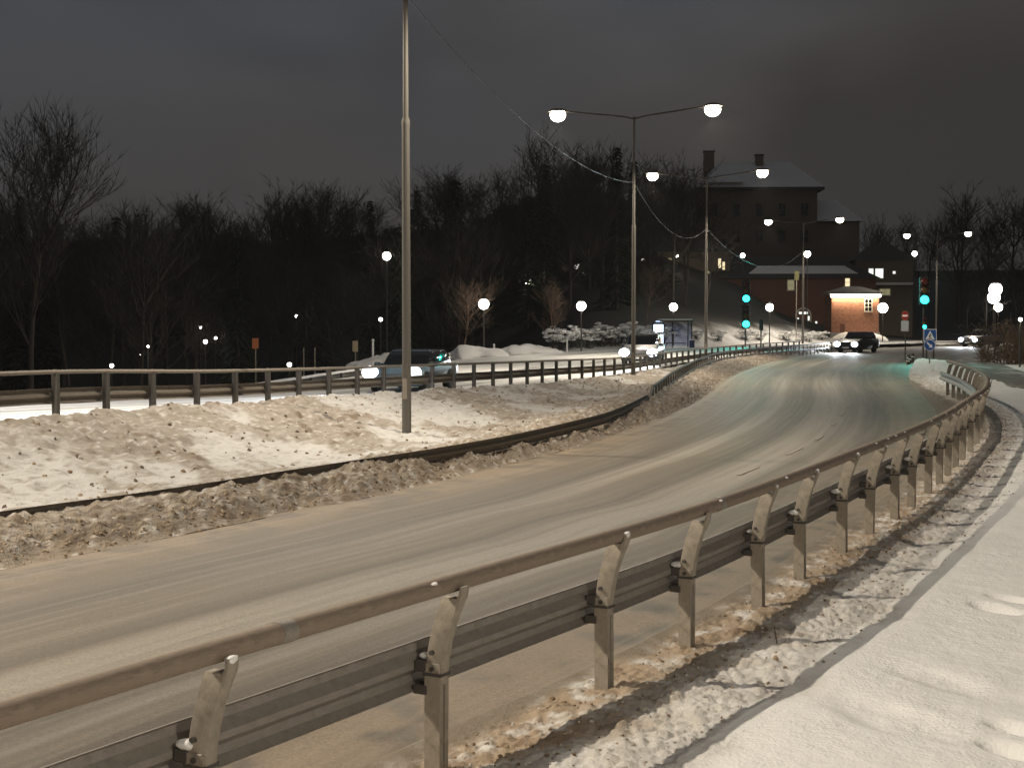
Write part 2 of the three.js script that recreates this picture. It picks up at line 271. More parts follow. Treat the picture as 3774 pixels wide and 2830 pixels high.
// ---------------------------------------------------------------- metals and common materials
const galvTex = texture(256, (u, v) => { const n = tile((a, b) => fbm(a, b, 4), u, v, 14); const g = tile((a, b) => fbm(a, b, 3), u, v, 40); return 0.74 + 0.4 * (n - 0.5) + 0.25 * (g - 0.5); }, 2);
const galv = new THREE.MeshStandardMaterial({ color: new THREE.Color().setRGB(0.34, 0.31, 0.275), roughness: 0.6, metalness: 0.15, map: galvTex });
const galvDirty = new THREE.MeshStandardMaterial({ color: new THREE.Color().setRGB(0.42, 0.37, 0.3), roughness: 0.75, metalness: 0.2, map: galvTex });
const pipeMat = new THREE.MeshStandardMaterial({ color: new THREE.Color().setRGB(0.33, 0.26, 0.2), roughness: 0.8, metalness: 0.1, map: galvTex });
const darkSteel = std(0.07, 0.064, 0.057, 0.75, 0.1), blackMat = std(0.015, 0.015, 0.016, 0.5), concrete = std(0.3, 0.29, 0.27, 0.9), snowPlain = std(0.78, 0.775, 0.76, 0.9), rubber = std(0.02, 0.02, 0.02, 0.85);

// ---------------------------------------------------------------- guard rail beside the footpath
const beamProfile = (o, lo, hi) => {     // W-beam, valley and two humps towards the road (negative outward)
  const h = hi - lo, z = [[0, 0], [-0.07, 0.12], [-0.07, 0.28], [-0.005, 0.44], [-0.005, 0.56], [-0.07, 0.72], [-0.07, 0.88], [0, 1]];
  return [...z.map(([a, b]) => [o + a, lo + b * h]), ...z.slice().reverse().map(([a, b]) => [o + a + 0.012, lo + b * h])];
};
const circle = (o, y, r, n = 14) => Array.from({ length: n }, (_, k) => [o + r * Math.cos(k * 2 * Math.PI / n), y + r * Math.sin(k * 2 * Math.PI / n)]);
{
  const rail = thing('guard_rail', 'galvanised guard rail with curved brackets and round handrail beside the snowy footpath', 'guard rail');
  const ds = [3.9, 5.6, 7.35, 9.22, 11.25, 12.68, 14.5, 15.95, 17.8, 19.25, 20.85, 22.1, 23.7, 25.1, 26.4, 27.9, 29.3];
  for (let d = 31; d < 54; d += 1.72) ds.push(d);
  const postGeo = toCreasedNormals(new THREE.ExtrudeGeometry(new THREE.Shape([[-0.05, -0.05], [0.05, -0.05], [0.05, -0.015], [0.042, -0.015], [0.042, -0.042], [-0.042, -0.042], [-0.042, 0.042], [0.042, 0.042], [0.042, 0.015], [0.05, 0.015], [0.05, 0.05], [-0.05, 0.05]].map(p => new THREE.Vector2(...p))), { depth: 1.0, bevelEnabled: true, bevelSize: 0.004, bevelThickness: 0.002, bevelSegments: 1 }).rotateX(-Math.PI / 2).translate(0, -0.28, 0), 0.5);
  // bracket: curved flat-sided arm leaning out over the path, its outer flange hooked round the handrail
  const bs = new THREE.Shape(); bs.moveTo(-0.055, 0.6); bs.lineTo(0.055, 0.6); bs.quadraticCurveTo(0.06, 0.85, 0.17, 1.1); bs.quadraticCurveTo(0.2, 1.15, 0.195, 1.2); bs.lineTo(0.183, 1.2); bs.quadraticCurveTo(0.186, 1.15, 0.155, 1.125); bs.lineTo(0.06, 1.125); bs.quadraticCurveTo(-0.05, 0.86, -0.055, 0.6);
  const bracketGeo = toCreasedNormals(new THREE.ExtrudeGeometry(bs, { depth: 0.075, bevelEnabled: true, bevelSize: 0.005, bevelThickness: 0.005, bevelSegments: 2, curveSegments: 8 }).translate(0, 0, -0.0375), 0.5);
  const spacerGeos = [rbox(0.09, 0.07, 0.09, 0.01, -0.085, 0.7, 0.01), rbox(0.1, 0.06, 0.1, 0.01, -0.085, 0.555, 0.01)];
  const boltGeos = [new THREE.CylinderGeometry(0.016, 0.016, 0.03, 6).rotateX(Math.PI / 2).translate(0, 0.69, 0.05), new THREE.CylinderGeometry(0.016, 0.016, 0.03, 6).rotateX(Math.PI / 2).translate(-0.005, 0.79, 0.05)];
  const collarGeo = box(0.13, 0.02, 0.115, 0, 0.655, 0);
  const capGeo = (() => { const g = new THREE.IcosahedronGeometry(0.045, 2).scale(1, 0.62, 1.1); const p = g.attributes.position; for (let i = 0; i < p.count; i++) { const n = 0.8 + 0.5 * fbm(p.getX(i) * 30 + 5, p.getZ(i) * 30 + p.getY(i) * 20, 2); p.setXYZ(i, p.getX(i) * n, p.getY(i) * n, p.getZ(i) * n); } g.computeVertexNormals(); return g; })();
  reseed(31);
  ds.forEach((d, k) => {
    const f = frame(R, d), post = mesh('post', postGeo, galvDirty, rail); post.position.set(f.x, Math.min(0, -0.02 + rr(-0.02, 0.02)), -d); post.rotation.set(rr(-0.018, 0.018), f.turn + rr(-0.04, 0.04), rr(-0.015, 0.015));
    mesh('bracket', bracketGeo, galvDirty, post); for (const q of spacerGeos) mesh('spacer', q, darkSteel, post); for (const q of boltGeos) mesh('bolt', q, darkSteel, post); mesh('clamp', collarGeo, darkSteel, post);
    if (rnd() < 0.75) { const c = mesh('snow_cap', capGeo, snowPlain, post); c.position.set(-0.075 + rr(-0.01, 0.02), 0.755, rr(-0.01, 0.03)); c.scale.setScalar(rr(0.7, 1.15)); }
    if (rnd() < 0.6) { const c = mesh('snow_cap', capGeo, snowPlain, post); c.position.set(0.185, 1.195, 0); c.scale.set(0.45, rr(0.5, 0.9), 0.9); }
  });
  for (let d = 2.5; d < 54.2; d += 3.7) {
    const e = Math.min(d + 3.7, 54.3), n = Math.ceil((e - d) / 0.5);
    mesh('rail_beam', sweep(R, range(d, e - 0.006, n), beamProfile(-0.13, 0.51, 0.82)), galv, rail);
  }
  for (let d = 2.5; d < 54.2; d += 5.3) {
    const e = Math.min(d + 5.3, 54.4), n = Math.ceil((e - d) / 0.4);
    mesh('handrail', sweep(R, range(d, e - 0.004, n), circle(0.108, 1.184, 0.057, 18)), pipeMat, rail);
    mesh('sleeve', sweep(R, range(e - 0.05, e + 0.05, 1), circle(0.108, 1.184, 0.0605, 18)), galv, rail);
  }
  for (const d of [13.05, 14.9, 18.9, 19.6, 20.1, 20.7, 9.0, 22.9, 24.6, 26.0, 28.4]) { const f = frame(R, d), c = mesh('snow_cap', capGeo, snowPlain, rail); c.position.set(f.x + f.nx * 0.12, 1.222, -(d + f.nd * 0.12)); c.scale.set(0.85, 0.35, 1); }
}

// half-buried rail on the snow bank, then the low post railing that follows it
{
  const rail = thing('guard_rail', 'low steel guard rail half buried in the dirty snow bank between the carriageways', 'guard rail');
  for (let d = 12; d < 45; d += 4.4) mesh('rail_beam', sweep(L, range(d, Math.min(d + 4.39, 45.5), 12), beamProfile(0.02, 0.24, 0.5)), darkSteel2(), rail);
  for (const d of stepAlong(L, 12.3, 45, 3.8)) { const f = frame(L, d), p = mesh('post', box(0.1, 0.8, 0.08, 0, 0.08, 0), galvDirty, rail); p.position.set(f.x - f.nx * 0.08, 0, -(d - f.nd * 0.08)); p.rotation.y = f.turn; }
  const fence = thing('railing', 'low post railing running along the carriageway edge towards the traffic lights', 'railing');
  const fenceY = d => 0.24 + 0.1 * ss(46, 60, d);
  const postG = box(0.07, 0.8, 0.07, 0, 0.02, 0);
  for (const d of stepAlong(L, 46.8, 117, 1.22)) { const f = frame(L, d), p = mesh('post', postG, darkSteel, fence); p.position.set(f.x, fenceY(d), -d); p.rotation.y = f.turn; }
  const bars = (d, e) => { mesh('top_rail', sweep(L, range(d, e - 0.01, 10), circle(0, 0.4, 0.05, 8), fenceY), darkSteel, fence); mesh('bottom_rail', sweep(L, range(d, e - 0.01, 10), circle(0, 0.04, 0.045, 8), fenceY), darkSteel, fence); };
  for (let d = 46.8; d < 116; d += 7) bars(d, d + 7);
  mesh('end_rail', rod(V(L(44.9), 0.1, 44.9), V(L(46.85), fenceY(46.8) + 0.4, 46.85), 0.05, 8), darkSteel, fence);
}
function darkSteel2() { return darkSteel2.m ??= new THREE.MeshStandardMaterial({ color: new THREE.Color().setRGB(0.26, 0.225, 0.185), roughness: 0.85, metalness: 0, map: galvTex }); }

// rail along the far carriageway
{
  const rail = thing('guard_rail', 'dark steel guard rail with thin handrail along the far snowy carriageway', 'guard rail');
  const topY = curve([[2.0, 14], [1.88, 25.2], [1.66, 32], [1.49, 39], [1.37, 45.5], [1.22, 53.8], [1.01, 67.5], [0.95, 90], [0.95, 120]]);
  for (const d of stepAlong(FR, 16.2, 112, 1.74)) { const f = frame(FR, d), t = topY(d), p = mesh('post', box(0.1, 1.5, 0.1, 0, t - 0.8, 0), darkSteel, rail); p.position.set(f.x, 0, -d); p.rotation.y = f.turn; const c = mesh('bracket', box(0.05, 0.2, 0.06, 0, t - 0.08, 0), galvDirty, p); }
  for (let d = 12; d < 112; d += 5) { const ds = range(d, d + 4.99, 8); mesh('rail_beam', sweep(FR, ds, beamProfile(-0.08, -0.56, -0.3), topY), darkSteel2(), rail); mesh('handrail', sweep(FR, ds, circle(0, -0.02, 0.036, 8), topY), darkSteel2(), rail); }
}

// ---------------------------------------------------------------- tall street lamps and the cables between them
const poleMat = new THREE.MeshStandardMaterial({ color: new THREE.Color().setRGB(0.17, 0.155, 0.135), roughness: 0.7, metalness: 0.2, map: galvTex });
const bowlMat = glow(LAMP, 16);
function lampPost(label, x, d, dirX, dirD, y0 = 0, tall = 11.05, lit = 1) {
  const g = thing('lamp_post', label, 'lamp post', [x, y0, d], Math.atan2(-dirX, dirD), 'tall twin-arm lamp posts between the carriageways');
  mesh('pole', new THREE.LatheGeometry([[0.098, -0.5], [0.098, 1.4], [0.092, 1.45], [0.08, 6.3], [0.085, 6.34], [0.085, 6.46], [0.058, 6.52], [0.048, tall - 1], [0.06, tall - 0.98], [0.06, tall - 0.05], [0.02, tall]].map(p => new THREE.Vector2(...p)), 16), poleMat, g);
  mesh('door', rbox(0.09, 0.42, 0.02, 0.004, 0, 0.9, 0.094), galvDirty, g);
  for (const s of [-1, 1]) {
    mesh('arm', tube([new THREE.Vector3(0, tall - 0.12, 0), new THREE.Vector3(s * 0.4, tall - 0.02, 0), new THREE.Vector3(s * 1.8, tall + 0.16, 0), new THREE.Vector3(s * 3.0, tall + 0.3, 0)], 0.035, 8, 16), darkSteel, g);
    const lum = mesh('luminaire', new THREE.SphereGeometry(0.3, 16, 8, 0, Math.PI * 2, 0, Math.PI / 2).scale(1.35, 0.5, 1.05).translate(s * 3.3, tall + 0.3, 0), galvDirty, g);
    mesh('lamp_bowl', new THREE.SphereGeometry(0.34, 18, 12).scale(1.0, 0.85, 0.9).translate(s * 3.3, tall + 0.16, 0), bowlMat, lum);
    const l = new THREE.SpotLight(LAMP, STREET_POWER * (s > 0 ? lit : Math.min(lit, 0.9)), 0, 1.34, 0.2, 2); l.position.set(s * 3.3, tall - 0.16, 0); l.target.position.set(s * 6.9, 0, 0); l.castShadow = true; l.shadow.radius = 5; lum.add(l, l.target);
  }
}
const POSTS = [[-29.5, -12.5, 0.5, 0.87, 'tall twin-arm lamp post on the snow bank, second before the half-buried rail bends'], [-14.0, 12.7, 0.44, 0.9, 'tall twin-arm lamp post at the start of the half-buried rail'], [-2.2, 31.8, 0.33, 0.94, 'tall steel lamp post rising from the widest part of the dirty snow bank'], [5.14, 64.6, 0.26, 0.965, 'tall twin-arm lamp post where the two carriageway railings draw together'], [11.63, 91.5, 0.3, 0.95, 'twin-arm lamp post beside the low railing near the bus shelter'], [25.9, 136, 0.5, 0.87, 'twin-arm lamp post in front of the dark house beside the brick gable'], [44.3, 159.5, 0.6, 0.8, 'twin-arm lamp post standing behind the blue arrow sign and its traffic light']];
for (const [x, d, a, b, label] of POSTS) lampPost(label, x, d, a, b, d < 40 ? 0.38 : d < 70 ? 0.12 : 0, 11.05, d > 100 ? 0.65 : d < 20 ? 2.3 : 1.0);
{
  const g = thing('lamp_post', 'single-arm lamp post on the verge across the far carriageway', 'lamp post', [-17.5, groundY(-17.5, 33), 33], 0);
  mesh('pole', cyl(0.1, 0.05, 11, 0, -0.4, 0, 12), poleMat, g); mesh('arm', tube([new THREE.Vector3(0, 10.4, 0), new THREE.Vector3(0.9, 10.75, 0.5), new THREE.Vector3(2.3, 10.9, 1.4)], 0.035, 8, 12), darkSteel, g);
  const lum = mesh('luminaire', new THREE.SphereGeometry(0.3, 16, 8, 0, Math.PI * 2, 0, Math.PI / 2).scale(1.3, 0.5, 1).translate(2.5, 10.9, 1.5), galvDirty, g); mesh('lamp_bowl', new THREE.SphereGeometry(0.28, 16, 10).translate(2.5, 10.8, 1.5), bowlMat, lum);
  const l = new THREE.SpotLight(new THREE.Color(0.95, 0.96, 1), 300, 0, 1.3, 0.2, 2); l.position.set(2.5, 10.5, 1.5); l.target.position.set(2.5, 0, 1.5); l.shadow.radius = 8; lum.add(l, l.target);
}
{
  const g = thing('lamp_post', 'single-arm lamp post standing in the clean snow beside the footpath', 'lamp post', [8.2, 0, -6], 0);
  mesh('pole', cyl(0.08, 0.045, 8.4, 0, -0.4, 0, 12), poleMat, g); mesh('arm', tube([new THREE.Vector3(0, 7.8, 0), new THREE.Vector3(-0.5, 8.05, -0.3), new THREE.Vector3(-1.3, 8.15, -0.9)], 0.03, 8, 12), darkSteel, g);
  const lum = mesh('luminaire', new THREE.SphereGeometry(0.3, 16, 8, 0, Math.PI * 2, 0, Math.PI / 2).scale(1.2, 0.5, 1).translate(-1.5, 8.15, -1.05), galvDirty, g); mesh('lamp_bowl', new THREE.SphereGeometry(0.26, 16, 10).translate(-1.5, 8.06, -1.05), bowlMat, lum);
  const l = new THREE.SpotLight(LAMP, 430, 0, 1.3, 0.25, 2); l.position.set(-1.5, 7.78, -1.05); l.target.position.set(-4.5, 0, -6); l.shadow.radius = 8; lum.add(l, l.target);
}
const cableMat = std(0.04, 0.04, 0.04, 0.5);
function cable(label, a, b, sag) { tag(mesh('overhead_cable', tube(range(0, 1, 14).map(t => a.clone().lerp(b, t).add(new THREE.Vector3(0, -4 * sag * t * (1 - t), 0))), 0.011, 6, 40), cableMat), label, 'cable', 'cables slung between the lamp posts'); }
cable('overhead cable hanging from the pole on the widest bank to the pole before it', V(-14.0, 10.6, 12.7), V(-2.2, 9.4, 31.8), 0.7);
cable('overhead cable sagging from the widest bank pole to the pole where railings meet', V(-2.2, 9.4, 31.8), V(5.14, 8.4, 64.6), 0.9);
cable('overhead cable sagging from the pole where railings meet towards the bus shelter', V(5.14, 8.4, 64.6), V(11.63, 8.0, 91.5), 1.3);
cable('overhead cable sagging from the pole near the bus shelter towards the brick gable', V(11.63, 8.0, 91.5), V(25.9, 8.6, 136), 1.9);

// ---------------------------------------------------------------- smaller lamps
const globeMat = glow(new THREE.Color(1, 0.93, 0.82), 18), smallMat = glow(new THREE.Color(1, 0.95, 0.88), 9);
function parkLamp(label, x, y, d, r, power, group, name = 'park_lamp') {
  const base = Math.min(groundY(x, d), y - 1), h = y - base, g = thing(name, label, 'lamp', [x, base, d], 0, group);
  mesh('pole', cyl(0.055, 0.04, h - r * 0.8, 0, 0, 0, 8), darkSteel, g);
  mesh('lamp_globe', new THREE.SphereGeometry(r, 14, 10).translate(0, h, 0), r > 0.2 ? globeMat : smallMat, g);
  mesh('cap', new THREE.ConeGeometry(r * 0.9, r * 0.5, 12).translate(0, h + r * 1.12, 0), darkSteel, g);
  if (power) { const l = new THREE.PointLight(new THREE.Color(1, 0.88, 0.7), power, 0, 2); l.position.set(0, h, 0); l.castShadow = true; l.shadow.radius = 6; g.add(l); }
}
parkLamp('globe lamp beside the small lit tree with reddish twigs', -1.85, 3.56, 100, 0.34, 70);
parkLamp('globe lamp above the snow-laden shrubs', 4.99, 3.5, 110, 0.34, 60);
parkLamp('globe lamp behind the roof of the bus shelter', 13.0, 3.5, 123, 0.33, 60);
parkLamp('globe lamp between the two traffic light poles and the brick gable', 22.6, 3.53, 134, 0.34, 55);
parkLamp('globe lamp at the corner of the lit brick gable', 36.9, 3.57, 152, 0.5, 50);
parkLamp('tall single lamp among the dark trees behind the oncoming dark car', -9.01, 7.08, 110, 0.3, 40);
parkLamp('small low lamp under the tall single lamp in the dark trees', -9.29, 2.54, 108, 0.14, 0);
parkLamp('bright street lamp above the bare roadside shrubs', 31.64, 4.52, 100, 0.42, 130);
parkLamp('street lamp farther up the side street behind the bare roadside shrubs', 43.2, 4.42, 137, 0.55, 80);
parkLamp('street lamp at the far end of the side street', 57.3, 3.78, 180, 0.5, 60);
parkLamp('small capped lamp beside the side street junction', 28.3, 2.59, 85, 0.11, 6);
for (const [x, y, d, r] of [[15.28, 9.46, 178, 0.25], [19.2, 9.73, 178, 0.16], [26.84, 9.79, 178, 0.27], [32.43, 9.55, 168, 0.36], [50.0, 10.49, 190, 0.32]]) parkLamp('small street lamp in the row on the wooded hill above the houses', x, y, d, r, 8, 'lamps along the hill street');
for (const [x, y, d, r] of [[1.54, 6.06, 150, 0.22], [7.03, 8.03, 165, 0.3], [6.22, 7.41, 166, 0.15], [7.54, 7.46, 164, 0.18], [15.21, 8.14, 170, 0.16], [14.6, 8.05, 170, 0.15]]) parkLamp('tiny light among the dark trees of the hill', x, y, d, r, 3, 'small lights in the wooded hill');
for (const [x, y, d, r] of [[-29.08, -0.87, 100, 0.15], [-27.3, -0.6, 104, 0.19], [-26.22, 0.09, 108, 0.17], [-26.0, 0.6, 109, 0.13], [-22.5, 0.9, 112, 0.21], [-22.53, 1.1, 116, 0.16], [-24.08, 1.91, 118, 0.17], [-17.63, 2.76, 125, 0.17], [-14.6, -0.4, 100, 0.2]]) parkLamp('tiny light in the dark hollow behind the far guard rail', x, y, d, r * 0.75, 2, 'small lights in the dark hollow');

// ---------------------------------------------------------------- traffic lights and signs
const lensOff = { red: std(0.08, 0.01, 0.01, 0.3), amber: std(0.09, 0.05, 0.01, 0.3) }, lensGreen = glow(SIGNAL, 9);
function signal(g, x, y, z, k, power) {
  const head = mesh('signal_head', rbox(0.34 * k, 0.98 * k, 0.22 * k, 0.05 * k, x, y, z), blackMat, g);
  for (const [i, m] of [[1, lensOff.red], [0, lensOff.amber], [-1, lensGreen]]) {
    const ly = y + i * 0.3 * k + 0.3 * k * 0;
    mesh(i === -1 ? 'signal_light' : 'lens', new THREE.SphereGeometry(0.142 * k, 14, 8, 0, Math.PI * 2, 0, Math.PI / 2).rotateX(Math.PI / 2).scale(1, 1, 0.45).translate(x, ly, z + 0.105 * k), m, head);
    mesh('hood', new THREE.CylinderGeometry(0.155 * k, 0.155 * k, 0.16 * k, 14, 1, true, -Math.PI * 0.5, Math.PI).rotateX(Math.PI / 2).rotateZ(0).translate(x, ly, z + 0.19 * k), blackMat, head);
  }
  const l = new THREE.SpotLight(SIGNAL, power, 0, 0.8, 0.8, 2); l.position.set(x, y - 0.3 * k, z + 0.2 * k); l.target.position.set(x, y - 0.5, z + 6); l.castShadow = true; l.shadow.radius = 6; head.add(l, l.target);
}
{
  const a = thing('traffic_light', 'traffic light with two green lamps one above the other near the bus shelter', 'traffic light', [18.65, 0, 122], -0.05);
  mesh('pole', cyl(0.06, 0.05, 5.5, 0, -0.2, 0, 10), darkSteel, a); signal(a, 0, 4.73, 0.25, 1.9, 230); signal(a, 0, 2.71, 0.25, 1.9, 170);
  const b = thing('traffic_light', 'unlit traffic light seen from behind on a slim dark pole near the low railing', 'traffic light', [19.25, 0, 118], Math.PI * 0.92);
  mesh('pole', cyl(0.055, 0.05, 2.6, 0, -0.2, 0, 10), darkSteel, b); mesh('signal_head', rbox(0.3, 0.85, 0.2, 0.04, 0, 2.1, 0.15), blackMat, b);
  const c = thing('traffic_light', 'green traffic light standing over the crossing sign on the snowy island', 'traffic light', [25.6, 0, 95], -0.15);
  mesh('pole', cyl(0.06, 0.05, 4.9, 0, -0.2, 0, 10), darkSteel, c); signal(c, 0, 4.33, 0.25, 1.8, 120); signal(c, 0.05, 2.35, 0.17, 0.8, 30);
}
const canvasTex = (w, h, draw) => { const c = document.createElement('canvas'); c.width = w; c.height = h; draw(c.getContext('2d'), w, h); const t = new THREE.CanvasTexture(c); t.colorSpace = THREE.SRGBColorSpace; return t; };
const signMat = t => new THREE.MeshStandardMaterial({ map: t, roughness: 0.35 });
const panelGeo = (w, h) => new THREE.PlaneGeometry(w, h);
{
  const arrow = canvasTex(256, 256, (c, w) => { c.fillStyle = '#fff'; c.fillRect(0, 0, w, w); c.fillStyle = '#0d4f9e'; c.beginPath(); c.arc(128, 128, 120, 0, 7); c.fill(); c.translate(128, 128); c.rotate(Math.PI / 4); c.fillStyle = '#fff'; c.fillRect(-84, -17, 110, 34); c.beginPath(); c.moveTo(20, -52); c.lineTo(86, 0); c.lineTo(20, 52); c.closePath(); c.fill(); });
  const s = thing('keep_right_sign', 'round blue sign with a white diagonal arrow on the snowy traffic island', 'road sign', [21.9, 0, 80], -0.25);
  mesh('pole', cyl(0.035, 0.035, 1.7, 0, -0.1, 0, 8), galv, s); mesh('sign_back', new THREE.CylinderGeometry(0.3, 0.3, 0.02, 32).rotateX(Math.PI / 2).translate(0, 1.26, 0.045), galv, s); mesh('sign_face', new THREE.CircleGeometry(0.29, 32).translate(0, 1.26, 0.058), signMat(arrow), s);
  const cross = canvasTex(256, 256, (c, w) => { c.fillStyle = '#fff'; c.fillRect(0, 0, w, w); c.fillStyle = '#0d4f9e'; c.fillRect(10, 10, 236, 236); c.fillStyle = '#f4f4f2'; c.beginPath(); c.moveTo(128, 34); c.lineTo(224, 214); c.lineTo(32, 214); c.closePath(); c.fill(); c.fillStyle = '#111'; c.beginPath(); c.arc(130, 92, 11, 0, 7); c.fill(); c.lineWidth = 14; c.lineCap = 'round'; c.strokeStyle = '#111'; c.beginPath(); c.moveTo(128, 112); c.lineTo(124, 150); c.lineTo(104, 190); c.moveTo(124, 150); c.lineTo(148, 190); c.moveTo(128, 118); c.lineTo(104, 140); c.moveTo(128, 118); c.lineTo(150, 138); c.stroke(); c.lineWidth = 7; for (let k = 0; k < 5; k++) { c.beginPath(); c.moveTo(62 + k * 30, 203); c.lineTo(76 + k * 30, 203); c.stroke(); } });
  const p = thing('crossing_sign', 'square blue pedestrian crossing sign on two dark posts behind the round arrow sign', 'road sign', [25.2, 0, 92], -0.25);
  for (const k of [-0.21, 0.21]) mesh('post', cyl(0.06, 0.06, 2.1, k, -0.1, 0, 8), darkSteel, p); mesh('sign_back', rbox(0.78, 0.78, 0.03, 0.01, 0, 1.62, 0.09), galv, p); mesh('sign_face', panelGeo(0.75, 0.75).translate(0, 1.62, 0.109), signMat(cross), p);
  const noEntry = canvasTex(128, 128, (c, w) => { c.fillStyle = '#d8c21c'; c.fillRect(0, 0, w, w); c.fillStyle = '#8a1414'; c.beginPath(); c.arc(64, 64, 62, 0, 7); c.fill(); c.fillStyle = '#f2f2f2'; c.fillRect(18, 52, 92, 24); });
  const n = thing('no_entry_sign', 'round no entry sign above a plain grey panel beside the green traffic light', 'road sign', [25.0, 0, 97], -0.95);
  mesh('pole', cyl(0.035, 0.035, 3.1, 0, -0.1, 0, 8), darkSteel, n); mesh('sign_back', new THREE.CylinderGeometry(0.3, 0.3, 0.02, 28).rotateX(Math.PI / 2).translate(0, 2.8, 0.045), galv, n); mesh('sign_face', new THREE.CircleGeometry(0.29, 28).translate(0, 2.8, 0.058), signMat(noEntry), n); mesh('panel', rbox(0.62, 0.66, 0.03, 0.01, 0, 2.15, 0.05), std(0.35, 0.38, 0.4, 0.5), n);
  for (const [x, d, h] of [[23.4, 90, 0.5], [23.1, 88.6, 0.42], [23.9, 91, 0.55], [22.7, 87.4, 0.3]]) { const m = thing('bollard', 'short dark bollard at the tip of the snowy traffic island', 'bollard', [x, 0, d], 0, 'bollards on the traffic island'); mesh('shaft', cyl(0.1, 0.085, h + 0.1, 0, -0.1, 0, 10), darkSteel, m); mesh('band', cyl(0.093, 0.092, 0.06, 0, h * 0.6, 0, 10), snowPlain, m); }
  const plate = (name, label, x, y, d, w, h, mat, turn = 0) => { const b = groundY(x, d), g = thing(name, label, 'sign', [x, b, d], turn); mesh('pole', cyl(0.035, 0.035, y - b + h * 0.4, 0, 0, 0, 8), galvDirty, g); mesh('sign_plate', rbox(w, h, 0.03, 0.012, 0, y - b, 0.05), mat, g); return g; };
  plate('warning_sign', 'orange sign plate on a thin post beyond the far guard rail', -13.45, 1.35, 80, 0.34, 0.55, std(0.62, 0.2, 0.07, 0.45));
  plate('stop_sign', 'narrow beige sign plate on a post behind the oncoming dark car', -8.73, 1.1, 85, 0.3, 0.6, std(0.5, 0.4, 0.26, 0.5));
  plate('stop_sign', 'small yellow sign plate on a slim post before the dark house', 25.6, 6.4, 137.5, 0.42, 0.8, std(0.16, 0.15, 0.06, 0.6));
  for (const [x, y, d, label] of [[-7.48, 1.48, 82, 'white marker post with a rounded top behind the oncoming dark car'], [-1.18, 0.89, 100, 'short white marker post on the ploughed snow heap'], [3.9, 1.1, 108, 'white marker post beside the snow-laden shrubs']]) { const b = groundY(x, d), g = thing('marker_post', label, 'post', [x, b, d]); mesh('shaft', cyl(0.07, 0.06, y - b, 0, 0, 0, 10), snowPlain, g); mesh('cap', new THREE.SphereGeometry(0.085, 10, 8).translate(0, y - b, 0), snowPlain, g); }
  const hf = thing('frame_stand', 'H-shaped steel frame of two posts and a crossbar beyond the far guard rail', 'frame', [-10.9, groundY(-10.9, 82), 82]);
  for (const k of [-0.3, 0.3]) mesh('post', cyl(0.035, 0.035, 2.6, k, 0, 0, 8), galvDirty, hf); mesh('crossbar', box(0.6, 0.06, 0.05, 0, 1.5, 0), galvDirty, hf);
}
// snow-capped rail on the verge of the far carriageway
{
  const f = thing('railing', 'snow-capped rail with short posts on the verge across the far carriageway', 'railing');
  const c = curve([[-8.3, 49], [-7.2, 57], [-6.1, 64.5]]);
  for (const d of stepAlong(c, 49.3, 64, 2.2)) { const p = mesh('post', box(0.1, 0.8, 0.1, 0, 0.15, 0), darkSteel, f); p.position.set(c(d), 0, -d); }
  mesh('rail_beam', sweep(c, range(49, 64.3, 14), beamProfile(-0.1, 0.28, 0.55)), darkSteel2(), f); mesh('snow_ledge', sweep(c, range(49, 64.3, 24), [[-0.16, 0.552], [0.06, 0.552], [0.04, 0.6], [-0.04, 0.63], [-0.13, 0.6]], d => 0.03 * (fbm(d * 1.7, 2, 2) - 0.5)), snowPlain, f);
}

// ---------------------------------------------------------------- bus shelter
{
  const g = thing('bus_shelter', 'glass bus shelter with a snowy roof and a glowing advertising panel', 'bus shelter', [12.45, groundY(12.4, 119), 119], 0.12), y0 = 0.0;
  const glass = new THREE.MeshPhysicalMaterial({ color: new THREE.Color(0.75, 0.8, 0.95), transmission: 1, roughness: 0.05, thickness: 0 });
  mesh('roof', rbox(2.6, 0.1, 1.5, 0.03, 0.25, 2.22, 0), darkSteel, g); mesh('roof_snow', rbox(2.5, 0.12, 1.42, 0.05, 0.25, 2.33, 0), snowPlain, g);
  for (const [x, z] of [[-0.95, -0.65], [0.2, -0.65], [1.45, -0.65], [1.45, 0.6]]) mesh('post', box(0.07, 2.2, 0.07, x, 1.08, z), darkSteel, g);
  mesh('glass_pane', box(1.05, 1.75, 0.01, -0.37, 1.15, -0.65), glass, g); mesh('glass_pane', box(1.15, 1.75, 0.01, 0.83, 1.15, -0.65), glass, g); mesh('glass_pane', box(0.01, 1.75, 1.1, 1.45, 1.15, -0.02), glass, g);
  mesh('bench', rbox(1.6, 0.06, 0.35, 0.02, 0.4, 0.5, -0.4), darkSteel, g);
  const ad = mesh('advert_panel', rbox(0.92, 2.05, 0.18, 0.03, -1.15, 1.1, 0.35), std(0.02, 0.025, 0.06, 0.4), g);
  mesh('light_panel', panelGeo(0.76, 1.72).translate(-1.15, 1.1, 0.445), glow(new THREE.Color(0.72, 0.86, 1), 3.2), ad); mesh('roof_light', box(0.5, 0.1, 0.12, -1.1, 2.2, 0.4), glow(new THREE.Color(0.6, 0.75, 1), 1.2), ad);
  const l = new THREE.RectAreaLight(new THREE.Color(0.66, 0.82, 1), 10, 0.76, 1.72); l.position.set(-1.15, 1.1, 0.5); l.rotation.y = Math.PI; l.castShadow = true; ad.add(l);
  const b = thing('litter_bin', 'small dark litter bin standing at the end of the bus shelter', 'bin', [14.0, groundY(14, 118.6), 118.6]); mesh('body', cyl(0.2, 0.22, 0.85, 0, 0.1, 0, 12), std(0.03, 0.04, 0.12, 0.5), b); mesh('lid', cyl(0.24, 0.15, 0.12, 0, 0.95, 0, 12), snowPlain, b); mesh('post', cyl(0.04, 0.04, 0.12, 0, 0, 0, 8), darkSteel, b);
}

